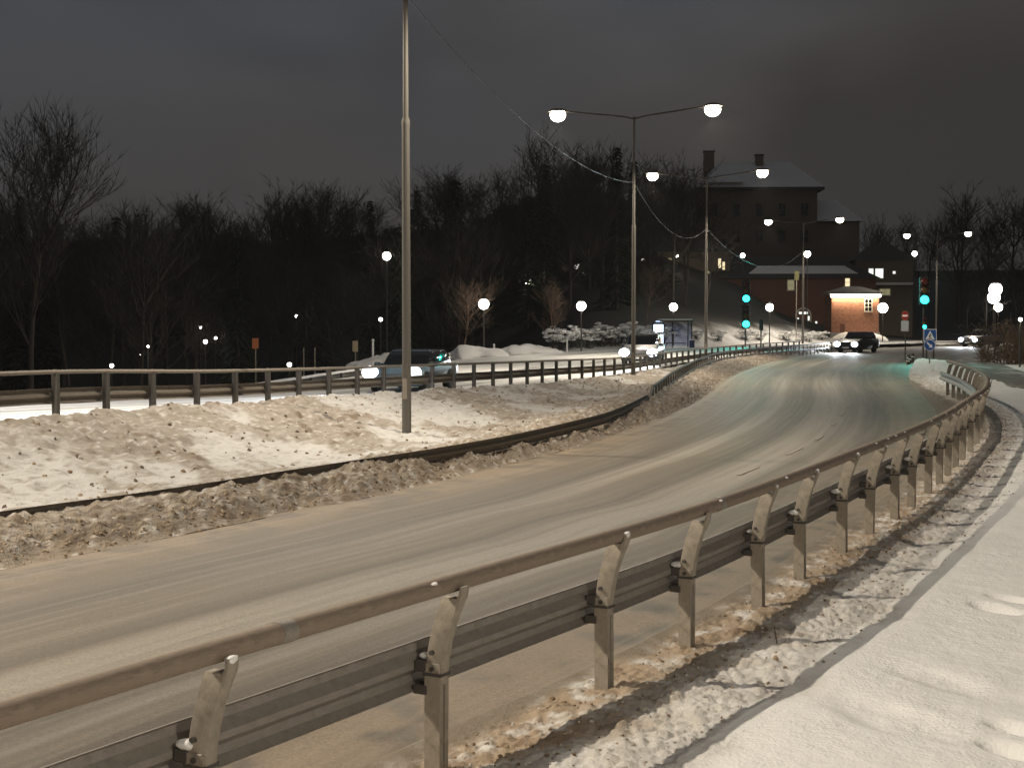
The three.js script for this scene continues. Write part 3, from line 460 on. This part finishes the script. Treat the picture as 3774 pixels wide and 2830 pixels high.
// ---------------------------------------------------------------- cars
const carGlass = new THREE.MeshPhysicalMaterial({ color: 0x05070a, roughness: 0.06, clearcoat: 1 });
const headMat = glow(COOL, 6);
function car(label, x, y, d, turn, paintColor, power, tall = 1) {
  const g = thing('car', label, 'car', [x, y, d], turn, 'cars driving with headlights on');           // front towards +z
  const paintM = new THREE.MeshPhysicalMaterial({ color: paintColor, roughness: 0.45, metalness: 0.1, clearcoat: 0.5, clearcoatRoughness: 0.15 });
  const side = (pts, w, bev, x0) => { const s = new THREE.Shape(pts.map(p => new THREE.Vector2(...p))); return toCreasedNormals(new THREE.ExtrudeGeometry(s, { depth: w - 2 * bev, bevelEnabled: true, bevelSize: bev, bevelThickness: bev, bevelSegments: 3 }).translate(0, 0, -(w - 2 * bev) / 2).rotateY(-Math.PI / 2), 0.7); };
  const h = 0.92 * tall;
  const arch = (c) => range(0, 1, 6).map(t => [c + 0.36 * Math.cos(Math.PI * t), 0.3 + 0.36 * Math.sin(Math.PI * t)]);
  mesh('body', side([[-2.15, 0.34], ...arch(-1.32).reverse(), ...arch(1.36).reverse(), [2.1, 0.28], [2.2, 0.5], [2.12, 0.74], [1.2, h + 0.02], [0.7, h + 0.06], [-2.0, h + 0.04], [-2.2, 0.75]], 1.76, 0.07), paintM, g);
  mesh('cabin', side([[-2.0, h], [1.05, h], [0.25, h + 0.5 * tall], [-0.2, h + 0.56 * tall], [-1.3, h + 0.54 * tall], [-1.75, h + 0.36 * tall]], 1.46, 0.1), carGlass, g);
  mesh('roof', rbox(1.28, 0.05, 1.55, 0.02, 0, h + 0.62 * tall, -0.5), paintM, g);
  mesh('windscreen', box(1.3, 0.62 * tall, 0.02, 0, 0, 0).rotateX(-0.98).translate(0, h + 0.3 * tall, 0.78), carGlass, g);
  mesh('grille', rbox(1.0, 0.16, 0.05, 0.02, 0, 0.52, 2.24), blackMat, g); mesh('bumper', rbox(1.7, 0.16, 0.14, 0.05, 0, 0.36, 2.2), blackMat, g);
  mesh('number_plate', rbox(0.52, 0.11, 0.02, 0.005, 0, 0.38, 2.285), snowPlain, g);
  for (const s of [-1, 1]) {
    mesh('mirror', rbox(0.2, 0.13, 0.1, 0.04, s * 0.98, h + 0.1, 0.72), paintM, g);
    for (const z of [-1.32, 1.36]) { const w = mesh('wheel', new THREE.CylinderGeometry(0.33, 0.33, 0.22, 20).rotateZ(Math.PI / 2).translate(s * 0.79, 0.33, z), rubber, g); mesh('rim', new THREE.CylinderGeometry(0.21, 0.21, 0.02, 12).rotateZ(Math.PI / 2).translate(s * 0.905, 0.33, z), darkSteel, w); }
    const hd = mesh('headlight', new THREE.SphereGeometry(0.25, 14, 10).scale(1.1, 0.85, 0.45).translate(s * 0.7, 0.64, 2.23), headMat, g);
    const l = new THREE.SpotLight(COOL, power, 0, 0.75, 0.7, 2); l.position.set(s * 0.68, 0.64, 2.42); l.target.position.set(s * 0.68, 0.2, 14); l.castShadow = true; l.shadow.radius = 5; hd.add(l, l.target);
  }
}
car('dark teal car with bright headlights passing behind the lamp post on the bank', -3.2, farRoadY(49), 49.4, -0.24, new THREE.Color(0.02, 0.05, 0.07), 300, 0.82);
car('dark car with bright headlights beside the lamp post where the railings meet', 6.75, farRoadY(78), 78.4, -0.2, new THREE.Color(0.02, 0.022, 0.03), 170);
car('dark estate car with headlights on in front of the lit brick gable', 26.6, 0.0, 117.5, -0.62, new THREE.Color(0.012, 0.012, 0.014), 150);
car('pale car with headlights on near the street lamps beyond the traffic island', 42.6, 0.0, 138.5, -0.85, new THREE.Color(0.12, 0.13, 0.16), 180);

// ---------------------------------------------------------------- buildings
const brick = new THREE.MeshStandardMaterial({ color: new THREE.Color().setRGB(1, 1, 1), roughness: 0.9, map: texture(256, (u, v) => { const r = Math.floor(v * 40), o = r % 2 * 0.5, c = Math.floor(u * 14 + o), fu = (u * 14 + o) % 1, fv = (v * 40) % 1, m = fu < 0.05 || fv < 0.14 ? 1 : 0, t = hash(c, r) * 0.16; return m ? [0.52, 0.45, 0.4] : [0.54 + t, 0.36 + t * 0.8, 0.28 + t * 0.6]; }, 1, true) });
const darkBrick = std(0.14, 0.065, 0.045, 0.9), darkWall = std(0.17, 0.13, 0.1, 0.9), roofTile = std(0.05, 0.045, 0.045, 0.8), roofSnow = snowPlain, trimMat = std(0.6, 0.56, 0.48, 0.7);
const paneDark = std(0.01, 0.012, 0.015, 0.1);
const winWarm = glow(new THREE.Color(1, 0.82, 0.5), 1.1), winPale = glow(new THREE.Color(0.9, 0.95, 0.85), 1.3), winDim = glow(new THREE.Color(0.8, 0.72, 0.4), 0.28);
function windowAt(parent, x, y, z, w, h, pane, barsX = 1, barsY = 2, frameM = trimMat) {
  const f = mesh('window', [box(w + 0.12, 0.08, 0.12, x, y + h / 2 + 0.04, z), box(w + 0.2, 0.08, 0.18, x, y - h / 2 - 0.04, z), box(0.06, h, 0.12, x - w / 2 - 0.03, y, z), box(0.06, h, 0.12, x + w / 2 + 0.03, y, z)], frameM, parent);
  for (let i = 0; i <= barsX; i++) for (let j = 0; j <= barsY; j++) mesh('window_pane', panelGeo(w / (barsX + 1) - 0.05, h / (barsY + 1) - 0.05).translate(x - w / 2 + w * (i + 0.5) / (barsX + 1), y - h / 2 + h * (j + 0.5) / (barsY + 1), z + 0.02), pane, f);
  if (barsX || barsY) { const b = []; for (let i = 1; i <= barsX; i++) b.push(box(0.05, h, 0.08, x - w / 2 + w * i / (barsX + 1), y, z + 0.01)); for (let j = 1; j <= barsY; j++) b.push(box(w, 0.05, 0.075, x, y - h / 2 + h * j / (barsY + 1), z + 0.01)); mesh('glazing_bar', b, frameM, f); }
}
function hip(w, dp, h, x, y, z, over = 0.4, ridge = 0.4) {      // hipped roof
  const a = w / 2 + over, b = dp / 2 + over, r = w / 2 * ridge, v = [[-a, 0, b], [a, 0, b], [a, 0, -b], [-a, 0, -b], [-r, h, 0], [r, h, 0]], f = [[0, 1, 5], [0, 5, 4], [1, 2, 5], [2, 3, 4], [2, 4, 5], [3, 0, 4], [0, 3, 2], [0, 2, 1]];
  const g = new THREE.BufferGeometry(); g.setAttribute('position', new THREE.Float32BufferAttribute(f.flat().flatMap(i => v[i]), 3)); g.computeVertexNormals(); return plain(g.translate(x, y, z));
}
{
  const b = thing('brick_building', 'small red brick gable lit by a bright strip under its snowy eaves', 'building', [35.95, 0, 160], -0.06);
  const wall = new THREE.BoxGeometry(4.9, 4.0, 5, 1, 1, 1); wall.translate(0, 3.0, -2.5); { const uv = wall.attributes.uv; for (let i = 0; i < uv.count; i++) uv.setXY(i, uv.getX(i) * 1.7, uv.getY(i) * 1.3); }
  mesh('wall', wall, brick, b); mesh('plinth', box(5.1, 1.1, 5.2, 0, 0.5, -2.5), concrete, b);
  mesh('cornice', rbox(5.5, 0.16, 5.6, 0.04, 0, 5.12, -2.4), trimMat, b); mesh('roof', hip(5.2, 5.2, 0.7, 0, 5.22, -2.4, 0.3, 0.3), roofTile, b);
  mesh('light_strip', box(5.2, 0.3, 0.12, 0, 4.88, 0.2), glow(new THREE.Color(1, 0.88, 0.7), 12), b);
  const l = new THREE.RectAreaLight(new THREE.Color(1, 0.8, 0.55), 60, 5.0, 0.2); l.position.set(0, 4.68, 0.34); b.add(l);
  l.rotation.set(-Math.PI / 2 , 0, 0);
  windowAt(b, 1.35, 3.9, 0.02, 0.7, 1.25, paneDark, 1, 2, std(0.8, 0.76, 0.66, 0.6));
  mesh('door', rbox(0.5, 0.9, 0.06, 0.02, -1.3, 1.5, 0.02), darkBrick, b);
  const s = tag(mesh('snow_heap', new THREE.SphereGeometry(1, 40, 20).scale(3.1, 1.05, 1.5).translate(0, 0, 0), snowPlain), 'bright snow heap along the foot of the lit brick gable', 'snow heap'); s.position.set(36, 0.05, -158.5);
  const p = s.geometry.attributes.position; for (let i = 0; i < p.count; i++) { const n = 0.75 + 0.5 * fbm(p.getX(i) * 1.6 + 9, p.getZ(i) * 1.6 + p.getY(i), 4); p.setXYZ(i, p.getX(i), p.getY(i) * n, p.getZ(i) * (0.9 + 0.2 * n)); } s.geometry.computeVertexNormals();

  const h = thing('house', 'long dark brick house with a faintly snowy roof behind the lit gable', 'house', [34.2, -0.2, 186], -0.04); h.scale.setScalar(1.075);
  mesh('wall', box(18.6, 7.2, 8, 0, 3.4, -4), darkBrick, h); mesh('roof', hip(18.6, 8, 2.7, 0, 7.0, -4, 0.5, 0.55), roofTile, h); mesh('roof_snow', hip(12, 6.4, 1.9, 1.2, 7.55, -3.7, 0.2, 0.6), roofSnow, h);
  windowAt(h, -0.25, 6.25, 0.03, 0.75, 1.15, winDim, 0, 1); windowAt(h, 6.1, 6.55, 0.03, 0.55, 1.15, winWarm, 0, 1);
  for (const [x, y, w, hh, m] of [[-8.6, 2.6, 0.55, 1.9, winPale], [-7.1, 2.9, 0.4, 1.2, winPale], [-6.3, 2.5, 0.6, 1.3, winPale], [-4.0, 2.6, 0.3, 1.4, winPale], [-5.2, 2.2, 0.45, 0.9, winDim], [-1.9, 2.8, 0.6, 0.7, winDim]]) windowAt(h, x, y, 0.03, w, hh, m, 0, 1, darkBrick);
  const ent = mesh('entrance', [box(0.12, 2.4, 0.3, 0.3, 1.6, 0.1), box(0.12, 2.4, 0.3, 2.0, 1.6, 0.1), new THREE.TorusGeometry(0.85, 0.09, 6, 16, Math.PI).translate(1.15, 2.8, 0.1)], trimMat, h);
  for (const [x, y, w, hh] of [[1.15, 3.1, 1.0, 0.25], [0.55, 2.4, 0.2, 0.3], [1.75, 2.5, 0.2, 0.5], [0.75, 1.5, 0.22, 0.6], [1.3, 1.6, 0.25, 0.4], [2.6, 2.0, 0.2, 0.3]]) mesh('lit_window', panelGeo(w, hh).translate(x, y, 0.27), winPale, ent);

  const v = thing('mansion', 'large dark villa with hipped snowy roof and two chimneys rising above the trees', 'building', [34.7, 4.1, 215], -0.05); v.scale.setScalar(1.09);
  mesh('wall', box(14.8, 15.2, 11, 0, 7.4, -5.5), darkWall, v); mesh('eaves', box(16.4, 0.35, 12.6, 0, 15.1, -5.5), roofTile, v); mesh('roof', hip(14.8, 11, 3.8, 0, 15.28, -5.5, 0.8, 0.62), roofSnow, v);
  const g1 = mesh('gable', hip(4.6, 7, 2.4, -4.6, 15.9, -2.6, 0.2, 0.0), roofSnow, v);
  for (const [x, w, hh] of [[-6.1, 1.35, 3.6], [0.5, 1.0, 2.6]]) { const c = mesh('chimney', rbox(w, hh, 1.2, 0.05, x, 18.6, -5), darkWall, v); mesh('chimney_cap', rbox(w + 0.2, 0.2, 1.4, 0.05, x, 18.6 + hh / 2, -5), roofTile, c); }
  mesh('side_wing', box(7, 11, 8, 9.4, 5.4, -4.5), darkWall, v); mesh('wing_roof', hip(7, 8, 3.0, 9.4, 10.95, -4.5, 0.5, 0.35), roofSnow, v);
  for (let r = 0; r < 4; r++) for (let k = 0; k < 5; k++) windowAt(v, -5.8 + k * 2.9, 2.2 + r * 3.4, 0.04, 0.9, 1.6, paneDark, 1, 1, darkWall);

  const q = thing('house', 'house on the hill with bright upper windows beyond the lit gable', 'house', [46, groundY(46, 189) - 0.3, 189], -0.1), qy = 8.02 - groundY(46, 189) + 0.3;
  mesh('wall', box(7, qy + 1.6, 6, 0, (qy + 1.6) / 2, -3), darkWall, q); mesh('roof', hip(7, 6, 2, 0, qy + 1.6, -3), roofTile, q); mesh('porch_roof', box(4.6, 0.3, 1.6, 1.0, qy - 1.3, 0.6), roofSnow, q);
  windowAt(q, -1.6, qy, 0.03, 0.6, 1.2, winPale, 0, 0); windowAt(q, -0.6, qy, 0.03, 1.0, 1.2, winPale, 0, 0); windowAt(q, 1.2, qy + 0.1, 0.03, 0.35, 0.35, winPale, 0, 0); windowAt(q, 0.1, qy - 2.3, 0.03, 1.3, 0.8, winDim, 1, 0);
  const u = thing('house', 'house half hidden by hill trees with a row of yellowish lit windows', 'house', [22.2, groundY(22, 187) - 0.4, 187], 0.05), uy = 7.6 - groundY(22, 187) + 0.4;
  mesh('wall', box(9, uy + 3, 6, 0, (uy + 3) / 2, -3), darkWall, u); mesh('roof', hip(9, 6, 2.4, 0, uy + 3, -3), roofTile, u);
  for (const [x, y, w, hh, m] of [[-3.2, 0.2, 0.7, 0.9, winDim], [-2.5, 0.3, 0.4, 0.7, winWarm], [-1.0, 0.1, 0.6, 0.6, winWarm], [-0.3, 0.5, 0.4, 0.4, winDim], [0.9, 0.3, 0.6, 0.6, winWarm], [1.8, 0.4, 0.4, 0.5, winDim], [3.2, 1.6, 0.4, 1.2, winWarm], [3.7, 1.3, 0.35, 1.0, winWarm], [-2.9, 1.9, 0.5, 0.7, winDim]]) windowAt(u, x, uy + y, 0.03, w, hh, m, 0, 0, darkWall);
}

// ---------------------------------------------------------------- trees
function branches(list, sides = 4) {       // list of [ax, ay, az, ra, bx, by, bz, rb]
  const pos = new Float32Array(list.length * sides * 6 * 3), nor = new Float32Array(pos.length); let o = 0;
  const A = new THREE.Vector3(), B = new THREE.Vector3(), d = new THREE.Vector3(), u = new THREE.Vector3(), w = new THREE.Vector3();
  for (const [ax, ay, az, ra, bx, by, bz, rb] of list) {
    const tip = rb <= 0;
    A.set(ax, ay, az); B.set(bx, by, bz); d.copy(B).sub(A).normalize(); u.set(Math.abs(d.y) > 0.9 ? 1 : 0, Math.abs(d.y) > 0.9 ? 0 : 1, 0).cross(d).normalize(); w.copy(d).cross(u);
    for (let k = 0; k < sides; k++) {
      const t0 = k * 2 * Math.PI / sides, t1 = (k + 1) * 2 * Math.PI / sides, c0 = Math.cos(t0), s0 = Math.sin(t0), c1 = Math.cos(t1), s1 = Math.sin(t1);
      const n0 = [u.x * c0 + w.x * s0, u.y * c0 + w.y * s0, u.z * c0 + w.z * s0], n1 = [u.x * c1 + w.x * s1, u.y * c1 + w.y * s1, u.z * c1 + w.z * s1];
      for (const [n, P, r] of (tip ? [[n0, A, ra], [n1, A, ra], [n1, B, 0]] : [[n0, A, ra], [n1, A, ra], [n1, B, rb], [n0, A, ra], [n1, B, rb], [n0, B, rb]])) { pos[o] = P.x + n[0] * r; pos[o + 1] = P.y + n[1] * r; pos[o + 2] = P.z + n[2] * r; nor.set(n, o); o += 3; }
    }
  }
  const g = new THREE.BufferGeometry(); g.setAttribute('position', new THREE.BufferAttribute(pos.slice(0, o), 3)); g.setAttribute('normal', new THREE.BufferAttribute(nor.slice(0, o), 3)); return g;
}
function bareTree(s, { tall = 14, spread = 0.55, depth = 4, r = 0.2, twig = 0.026, up = 0.25, first = 0.2 }) {
  reseed(s); const trunk = [], limbs = [];
  const grow = (p, dir, len, rad, k) => {
    const n = k === 0 ? 5 : k < 3 ? 3 : k < depth ? 2 : 1; let a = p.clone(); const d = dir.clone();
    for (let i = 0; i < n; i++) {
      d.add(new THREE.Vector3(rr(-1, 1), rr(-0.6, 1) * 0.6 + up * 0.3, rr(-1, 1)).multiplyScalar(k === 0 ? 0.07 : 0.2)).normalize();
      const b = a.clone().addScaledVector(d, len / n), r0 = lerp(rad, rad * 0.62, i / n), r1 = lerp(rad, rad * 0.62, (i + 1) / n);
      (k === 0 ? trunk : limbs).push([a.x, a.y, a.z, r0, b.x, b.y, b.z, k >= depth ? 0 : r1]);
      if (k < depth && (k > 0 || i >= n * first)) { const m = k === 0 ? 2 : rnd() < 0.75 ? 1 : 2; for (let q = 0; q < m; q++) { const side = new THREE.Vector3(rr(-1, 1), rr(-0.15, 0.7), rr(-1, 1)).normalize(), nd = d.clone().lerp(side, spread + rr(-0.12, 0.15)).normalize(); grow(b, nd, len * (k === 0 ? rr(0.36, 0.55) : k >= depth - 2 ? rr(0.6, 0.9) : rr(0.5, 0.74)), Math.max(r1 * rr(0.45, 0.62), twig), k + 1); } }
      a = b;
    }
    if (k < depth && k > 0) grow(a, d, len * 0.62, Math.max(rad * 0.55, twig), k + 1);
    else if (k === 0) for (let q = 0; q < 3; q++) grow(a, d.clone().add(new THREE.Vector3(rr(-1, 1), 0.5, rr(-1, 1)).multiplyScalar(0.5)).normalize(), len * 0.42, rad * 0.5, 1);
  };
  grow(new THREE.Vector3(0, -0.4, 0), new THREE.Vector3(0, 1, 0), tall * 0.6, r, 0);
  return { trunk: branches(trunk, 7), crown: branches(limbs, 3), count: limbs.length };
}
function spruce(s, tall = 15, wide = 2.6) {
  reseed(s); const list = [], tr = [[0, -0.4, 0, 0.2, 0, tall, 0, 0.03]];
  for (let y = 1.2; y < tall; y += 0.42) {
    const q = 1 - y / tall, n = 9, R0 = wide * (0.25 + 0.75 * q) * q ** 0.35;
    for (let k = 0; k < n; k++) {
      const a = rr(0, 6.3), l = R0 * rr(0.7, 1.15), dx = Math.cos(a), dz = Math.sin(a), ty = y - l * 0.35;
      list.push([0, y, 0, 0.05, dx * l * 0.6, y - l * 0.12, dz * l * 0.6, 0.09], [dx * l * 0.6, y - l * 0.12, dz * l * 0.6, 0.12, dx * l, ty, dz * l, 0.02]);
      for (let m = 0; m < 4; m++) { const t = rr(0.3, 0.95), b = a + rr(-1, 1), x = dx * l * t, z = dz * l * t, yy = y - l * 0.3 * t; list.push([x, yy, z, 0.07, x + Math.cos(b) * 0.5, yy - rr(0.1, 0.5), z + Math.sin(b) * 0.5, 0.02]); }
    }
  }
  return { trunk: branches(tr, 6), crown: branches(list, 3) };
}
const barkMat = std(0.06, 0.052, 0.045, 0.95), twigMat = std(0.05, 0.043, 0.037, 0.95), needleMat = std(0.018, 0.026, 0.018, 0.95), reddish = std(0.15, 0.1, 0.07, 0.9);
const KINDS = [bareTree(11, { tall: 15 }), bareTree(23, { tall: 14, spread: 0.48, up: 0.5 }), bareTree(37, { tall: 16, spread: 0.6, first: 0.35 }), bareTree(41, { tall: 13, spread: 0.52 }), spruce(5), spruce(6, 13, 2.2), bareTree(58, { tall: 15, depth: 5, spread: 0.44, first: 0.1, r: 0.17, twig: 0.016, up: 0.5 })];
function tree(kind, x, d, scale, turn, label, group, y = groundY(x, d), mats = kind === 4 || kind === 5 ? [barkMat, needleMat] : [barkMat, twigMat]) {
  const g = thing(kind === 4 || kind === 5 ? 'spruce_tree' : 'bare_tree', label, 'tree', [x, y, d], turn, group); g.scale.setScalar(scale);
  mesh('trunk', KINDS[kind].trunk, mats[0], g); mesh('crown', KINDS[kind].crown, mats[1], g); return g;
}
tree(6, -23.3, 74, 0.86, 0.4, 'big bare tree with spreading limbs standing alone beyond the far guard rail', undefined, -1.6);
tree(0, -21, 86, 0.72, 2.2, 'thinner bare tree leaning out from the big lone tree', undefined, -3);
{
  // skyline heights of the wood, by bearing (x at 150 m) -> top height in metres
  const top = curve([[15, -62], [14.6, -50], [13.5, -42], [13.4, -36], [14, -30], [14.4, -25], [16.4, -21], [15.6, -18], [14.4, -12], [15.6, -8], [17, -4], [17, -2], [18.6, 1.5], [20, 4], [20.2, 9], [19.6, 13], [18.4, 17], [15, 24], [13, 34], [14.5, 42], [16, 47], [14.5, 52], [13.5, 62]]);
  reseed(77);
  const place = (n, d0, d1, x0, x1, cut) => {
    for (let k = 0; k < n; k++) {
      const d = rr(d0, d1), x = lerp(x0, x1, (k + rr(0, 0.9)) / n) * d / 150, kx = x * 150 / d, y = groundY(x, d) - 0.2;
      const want = (2.8 + (top(kx) - 2.8) * d / 150 - y) * cut * rr(0.72, 1.07), kind = (x > 25 ? 1 : rnd()) < 0.24 ? 4 + (rnd() * 2 | 0) : rnd() * 4 | 0, h = [16.4, 15.5, 17.2, 14.2, 15, 13][kind];
      if (x > 21 && x < 52 && d > 150 && d < 228) continue;
      const sc = clamp(want / h, 0.35, 1.5);
      tree(kind, x, d, sc, rr(0, 6.28), kind > 3 ? (kind === 4 ? 'tall dark spruce standing in the wood behind the far carriageway' : 'slim dark spruce standing in the wood behind the far carriageway') : ['broad-crowned bare tree in the wood behind the far carriageway', 'steep-limbed bare tree in the wood behind the far carriageway', 'high-crowned bare tree in the wood behind the far carriageway', 'bushy bare tree in the wood behind the far carriageway'][kind], kind > 3 ? 'spruces in the dark wood' : 'bare trees in the dark wood', y);
    }
  };
  place(34, 112, 128, -58, -4, 0.86); place(40, 140, 160, -60, 20, 0.95); place(44, 168, 190, -60, 22, 1.0); place(16, 205, 235, 34, 66, 1.0); place(9, 172, 185, 44, 64, 0.55); place(7, 206, 215, 20, 32, 0.95);
}
// thicket of young growth that closes the crest of the hill
{
  const kinds = [bareTree(61, { tall: 7, spread: 0.5, depth: 4, r: 0.08, twig: 0.03, first: 0.05 })], g = mergeGeometries([plain(kinds[0].trunk), plain(kinds[0].crown)]);
  const spots = []; reseed(909);
  for (let k = 0; k < 700; k++) { const d = rr(150, 232), x = rr(-88, 42) * d / 200; if (x > 16 && d < 208) continue; spots.push([x, d]); }
  const m = new THREE.InstancedMesh(g, twigMat, spots.length), o = new THREE.Object3D();
  spots.forEach(([x, d], k) => { o.position.set(x, groundY(x, d) - 0.3, -d); o.rotation.y = rr(0, 6.28); const low = ss(-2, -24, x * 150 / d); o.scale.set(rr(0.8, 1.4), rr(0.2, lerp(0.55, 0.4, low)), rr(0.8, 1.4)); o.updateMatrix(); m.setMatrixAt(k, o.matrix); });
  m.name = 'thicket'; scene.add(m); tag(m, 'thicket of young bare growth closing the crest of the wooded hill', 'thicket', null, 'stuff');
}
// shrubs
const SHRUBS = [3, 4].map(s => { reseed(s * 91); const list = [], tip = []; for (let k = 0; k < 30; k++) { const a = rr(0, 6.28), t = rr(0.2, 1.5); let x = rr(-0.5, 0.5), y = -0.1, z = rr(-0.5, 0.5), r = 0.022; for (let i = 0; i < 5; i++) { const nx = x + Math.cos(a + rr(-0.6, 0.6)) * t * 0.3, nz = z + Math.sin(a + rr(-0.6, 0.6)) * t * 0.3, ny = y + rr(0.25, 0.48); list.push([x, y, z, r, nx, ny, nz, r * 0.8]); for (let m = 0; m < 2; m++) list.push([nx, ny, nz, r * 0.7, nx + rr(-0.35, 0.35), ny + rr(0, 0.35), nz + rr(-0.35, 0.35), 0.008]); if (i > 1) tip.push([nx, ny, nz]); x = nx; y = ny; z = nz; r *= 0.82; } } return { g: branches(list, 4), tip }; });
const clodGeo = (() => { const g = new THREE.IcosahedronGeometry(1, 1), p = g.attributes.position; for (let i = 0; i < p.count; i++) { const n = 0.5 + 0.9 * vn(p.getX(i) * 3 + 8, p.getY(i) * 3 + p.getZ(i) * 4); p.setXYZ(i, p.getX(i) * n, p.getY(i) * n, p.getZ(i) * n); } g.computeVertexNormals(); return g; })();
function shrub(x, d, k, scale, label, group, mat, snowy, y = groundY(x, d)) {
  const g = thing('shrub', label, 'shrub', [x, y, d], k * 1.7, group); g.scale.set(scale, scale * 0.9, scale); mesh('stems', SHRUBS[k % 2].g, mat, g);
  if (snowy) mesh('snow_load', SHRUBS[k % 2].tip.filter((_, i) => i % 2 === 0).map(([a, b, c], i) => clodGeo.clone().scale(0.24 + 0.1 * hash(i, 3), 0.13, 0.24).translate(a, b + 0.05, c)), snowPlain, g);
}
reseed(101);
for (let k = 0; k < 9; k++) { const x = 3.6 + k * 1.0, d = 112 + k * 1.1 + rr(-1, 1); shrub(x, d, k, rr(0.75, 1.05), 'shrub bowed under snow on the verge behind the far carriageway', 'snow-laden shrubs on the verge', twigMat, true); }
for (let k = 0; k < 7; k++) { const x = 15.5 + k * 2.3 + rr(-0.6, 0.6), d = 129 + k * 2.4 + rr(-1, 1); shrub(x, d, k, rr(0.4, 0.6), 'low snowy shrub on the slope below the dark brick house', 'snowy shrubs on the slope', twigMat, true); }
for (const [x, d, s] of [[29.2, 90, 1.35], [30.3, 91.5, 1.5], [31.0, 89, 1.2], [31.6, 93, 1.45], [28.9, 93, 0.9]]) shrub(x, d, Math.floor(x * 3), s, 'tangled bare shrub beside the side street under the bright lamp', 'bare shrubs by the side street', std2(), false, -0.05);
function std2() { return std2.m ??= std(0.13, 0.09, 0.06, 0.9); }
for (const [x, d, k, s, l] of [[-3.3, 101.5, 2, 0.33, 'small tree with reddish twigs lit by the globe lamp'], [3.0, 112, 3, 0.34, 'small lit tree behind the snow-laden shrubs'], [11.0, 126, 2, 0.32, 'small lit tree behind the bus shelter roof']]) tree(k, x, d, s, k * 2, l, undefined, groundY(x, d), [reddish, reddish]);
// ploughed heaps on the verge
for (const [x, d, a, h, b] of [[-2.4, 97, 2.2, 0.7, 2], [1.2, 103, 2.2, 0.75, 2], [-6.9, 80, 1.6, 0.75, 1.5]]) {
  const g = new THREE.SphereGeometry(1, 48, 24), p = g.attributes.position; for (let i = 0; i < p.count; i++) { const n = 0.35 + 1.15 * fbm(p.getX(i) * 2.1 + x, p.getZ(i) * 2.1 + p.getY(i), 5); p.setXYZ(i, p.getX(i) * a * (0.6 + 0.5 * n), p.getY(i) * h * n * (1 - 0.35 * Math.abs(p.getX(i))), p.getZ(i) * b * n); } g.computeVertexNormals();
  const m = tag(mesh('snow_heap', g, snowPlain), d < 90 ? 'small ploughed snow heap at the foot of the white marker post' : x < 0 ? 'ploughed snow heap under the globe lamp by the reddish tree' : 'ploughed snow heap next to the snow-laden shrubs', 'snow heap'); m.position.set(x, groundY(x, d) + 0.1, -d);
}

// ---------------------------------------------------------------- clods of grit and snow
function clods(name, n, put, colors, mat) {
  const m = new THREE.InstancedMesh(clodGeo, mat, n), o = new THREE.Object3D();
  for (let k = 0; k < n; k++) { const [x, y, d, s] = put(); o.position.set(x, y, -d); o.rotation.set(rr(0, 6), rr(0, 6), rr(0, 6)); o.scale.set(s, s * rr(0.6, 0.9), s * rr(0.8, 1.2)); o.updateMatrix(); m.setMatrixAt(k, o.matrix); const c = colors[rnd() * colors.length | 0]; m.setColorAt(k, new THREE.Color().setRGB(...c)); }
  m.name = name; m.castShadow = m.receiveShadow = true; scene.add(m); tag(m, null, null, null, 'stuff'); return m;
}
const clodMat = std(1, 1, 1, 0.9);
reseed(501);
tag(clods('snow_clods', 800, () => { const d = 15 + 45 * rnd() ** 1.6, t = 0.9 + (LF(d) - FR(d) - 1.2) * rnd() ** 0.8, x = LF(d) - t; return [x, bankY(x, d) + 0.005, d, rr(0.012, 0.042)]; }, [BROWN, [0.1, 0.075, 0.055], [0.26, 0.2, 0.14], [0.36, 0.325, 0.28]], clodMat), 'dark clods scattered over the snow bank between the carriageways', 'clods');
tag(clods('slush_clods', 2400, () => { const d = 14 + 60 * rnd() ** 1.7, t = rr(-0.05, 0.5) ** 1 + 0.4 * rnd() * rnd(), x = LF(d) - t; return [x, bankY(x, d) - 0.01, d, rr(0.01, 0.034)]; }, [[0.3, 0.24, 0.17], [0.26, 0.2, 0.14], [0.2, 0.15, 0.1], [0.14, 0.1, 0.065]], clodMat), 'brown slush lumps along the foot of the snow bank', 'slush');
tag(clods('grit_lumps', 2000, () => { const d = 6.5 + 40 * rnd() ** 1.8, q = rnd(), x = q < 0.55 ? R(d) + rr(-0.25, 0.7) : R(d) + rr(0.3, 1.4); return [x, pathY(x, d) + 0.002, d, rr(0.005, 0.017) * (rnd() < 0.05 ? 2 : 1)]; }, [TAN, GREY, GREY, [0.3, 0.26, 0.22], [0.4, 0.36, 0.31], BROWN], clodMat), 'gritty snow lumps along the foot of the guard rail', 'grit');
{ const s = tag(mesh('dry_stalk', rod(V(2.24, 0, 12.75), V(2.21, 0.19, 12.75), 0.006, 5, 0.003), std(0.05, 0.04, 0.03, 0.9)), 'thin dry stalk poking out of the churned snow beside the handrail posts', 'stalk'); }

scene.traverse(o => { if (o.isMesh) o.castShadow = o.receiveShadow = true; });
camera.updateMatrixWorld();
renderer.render(scene, camera);
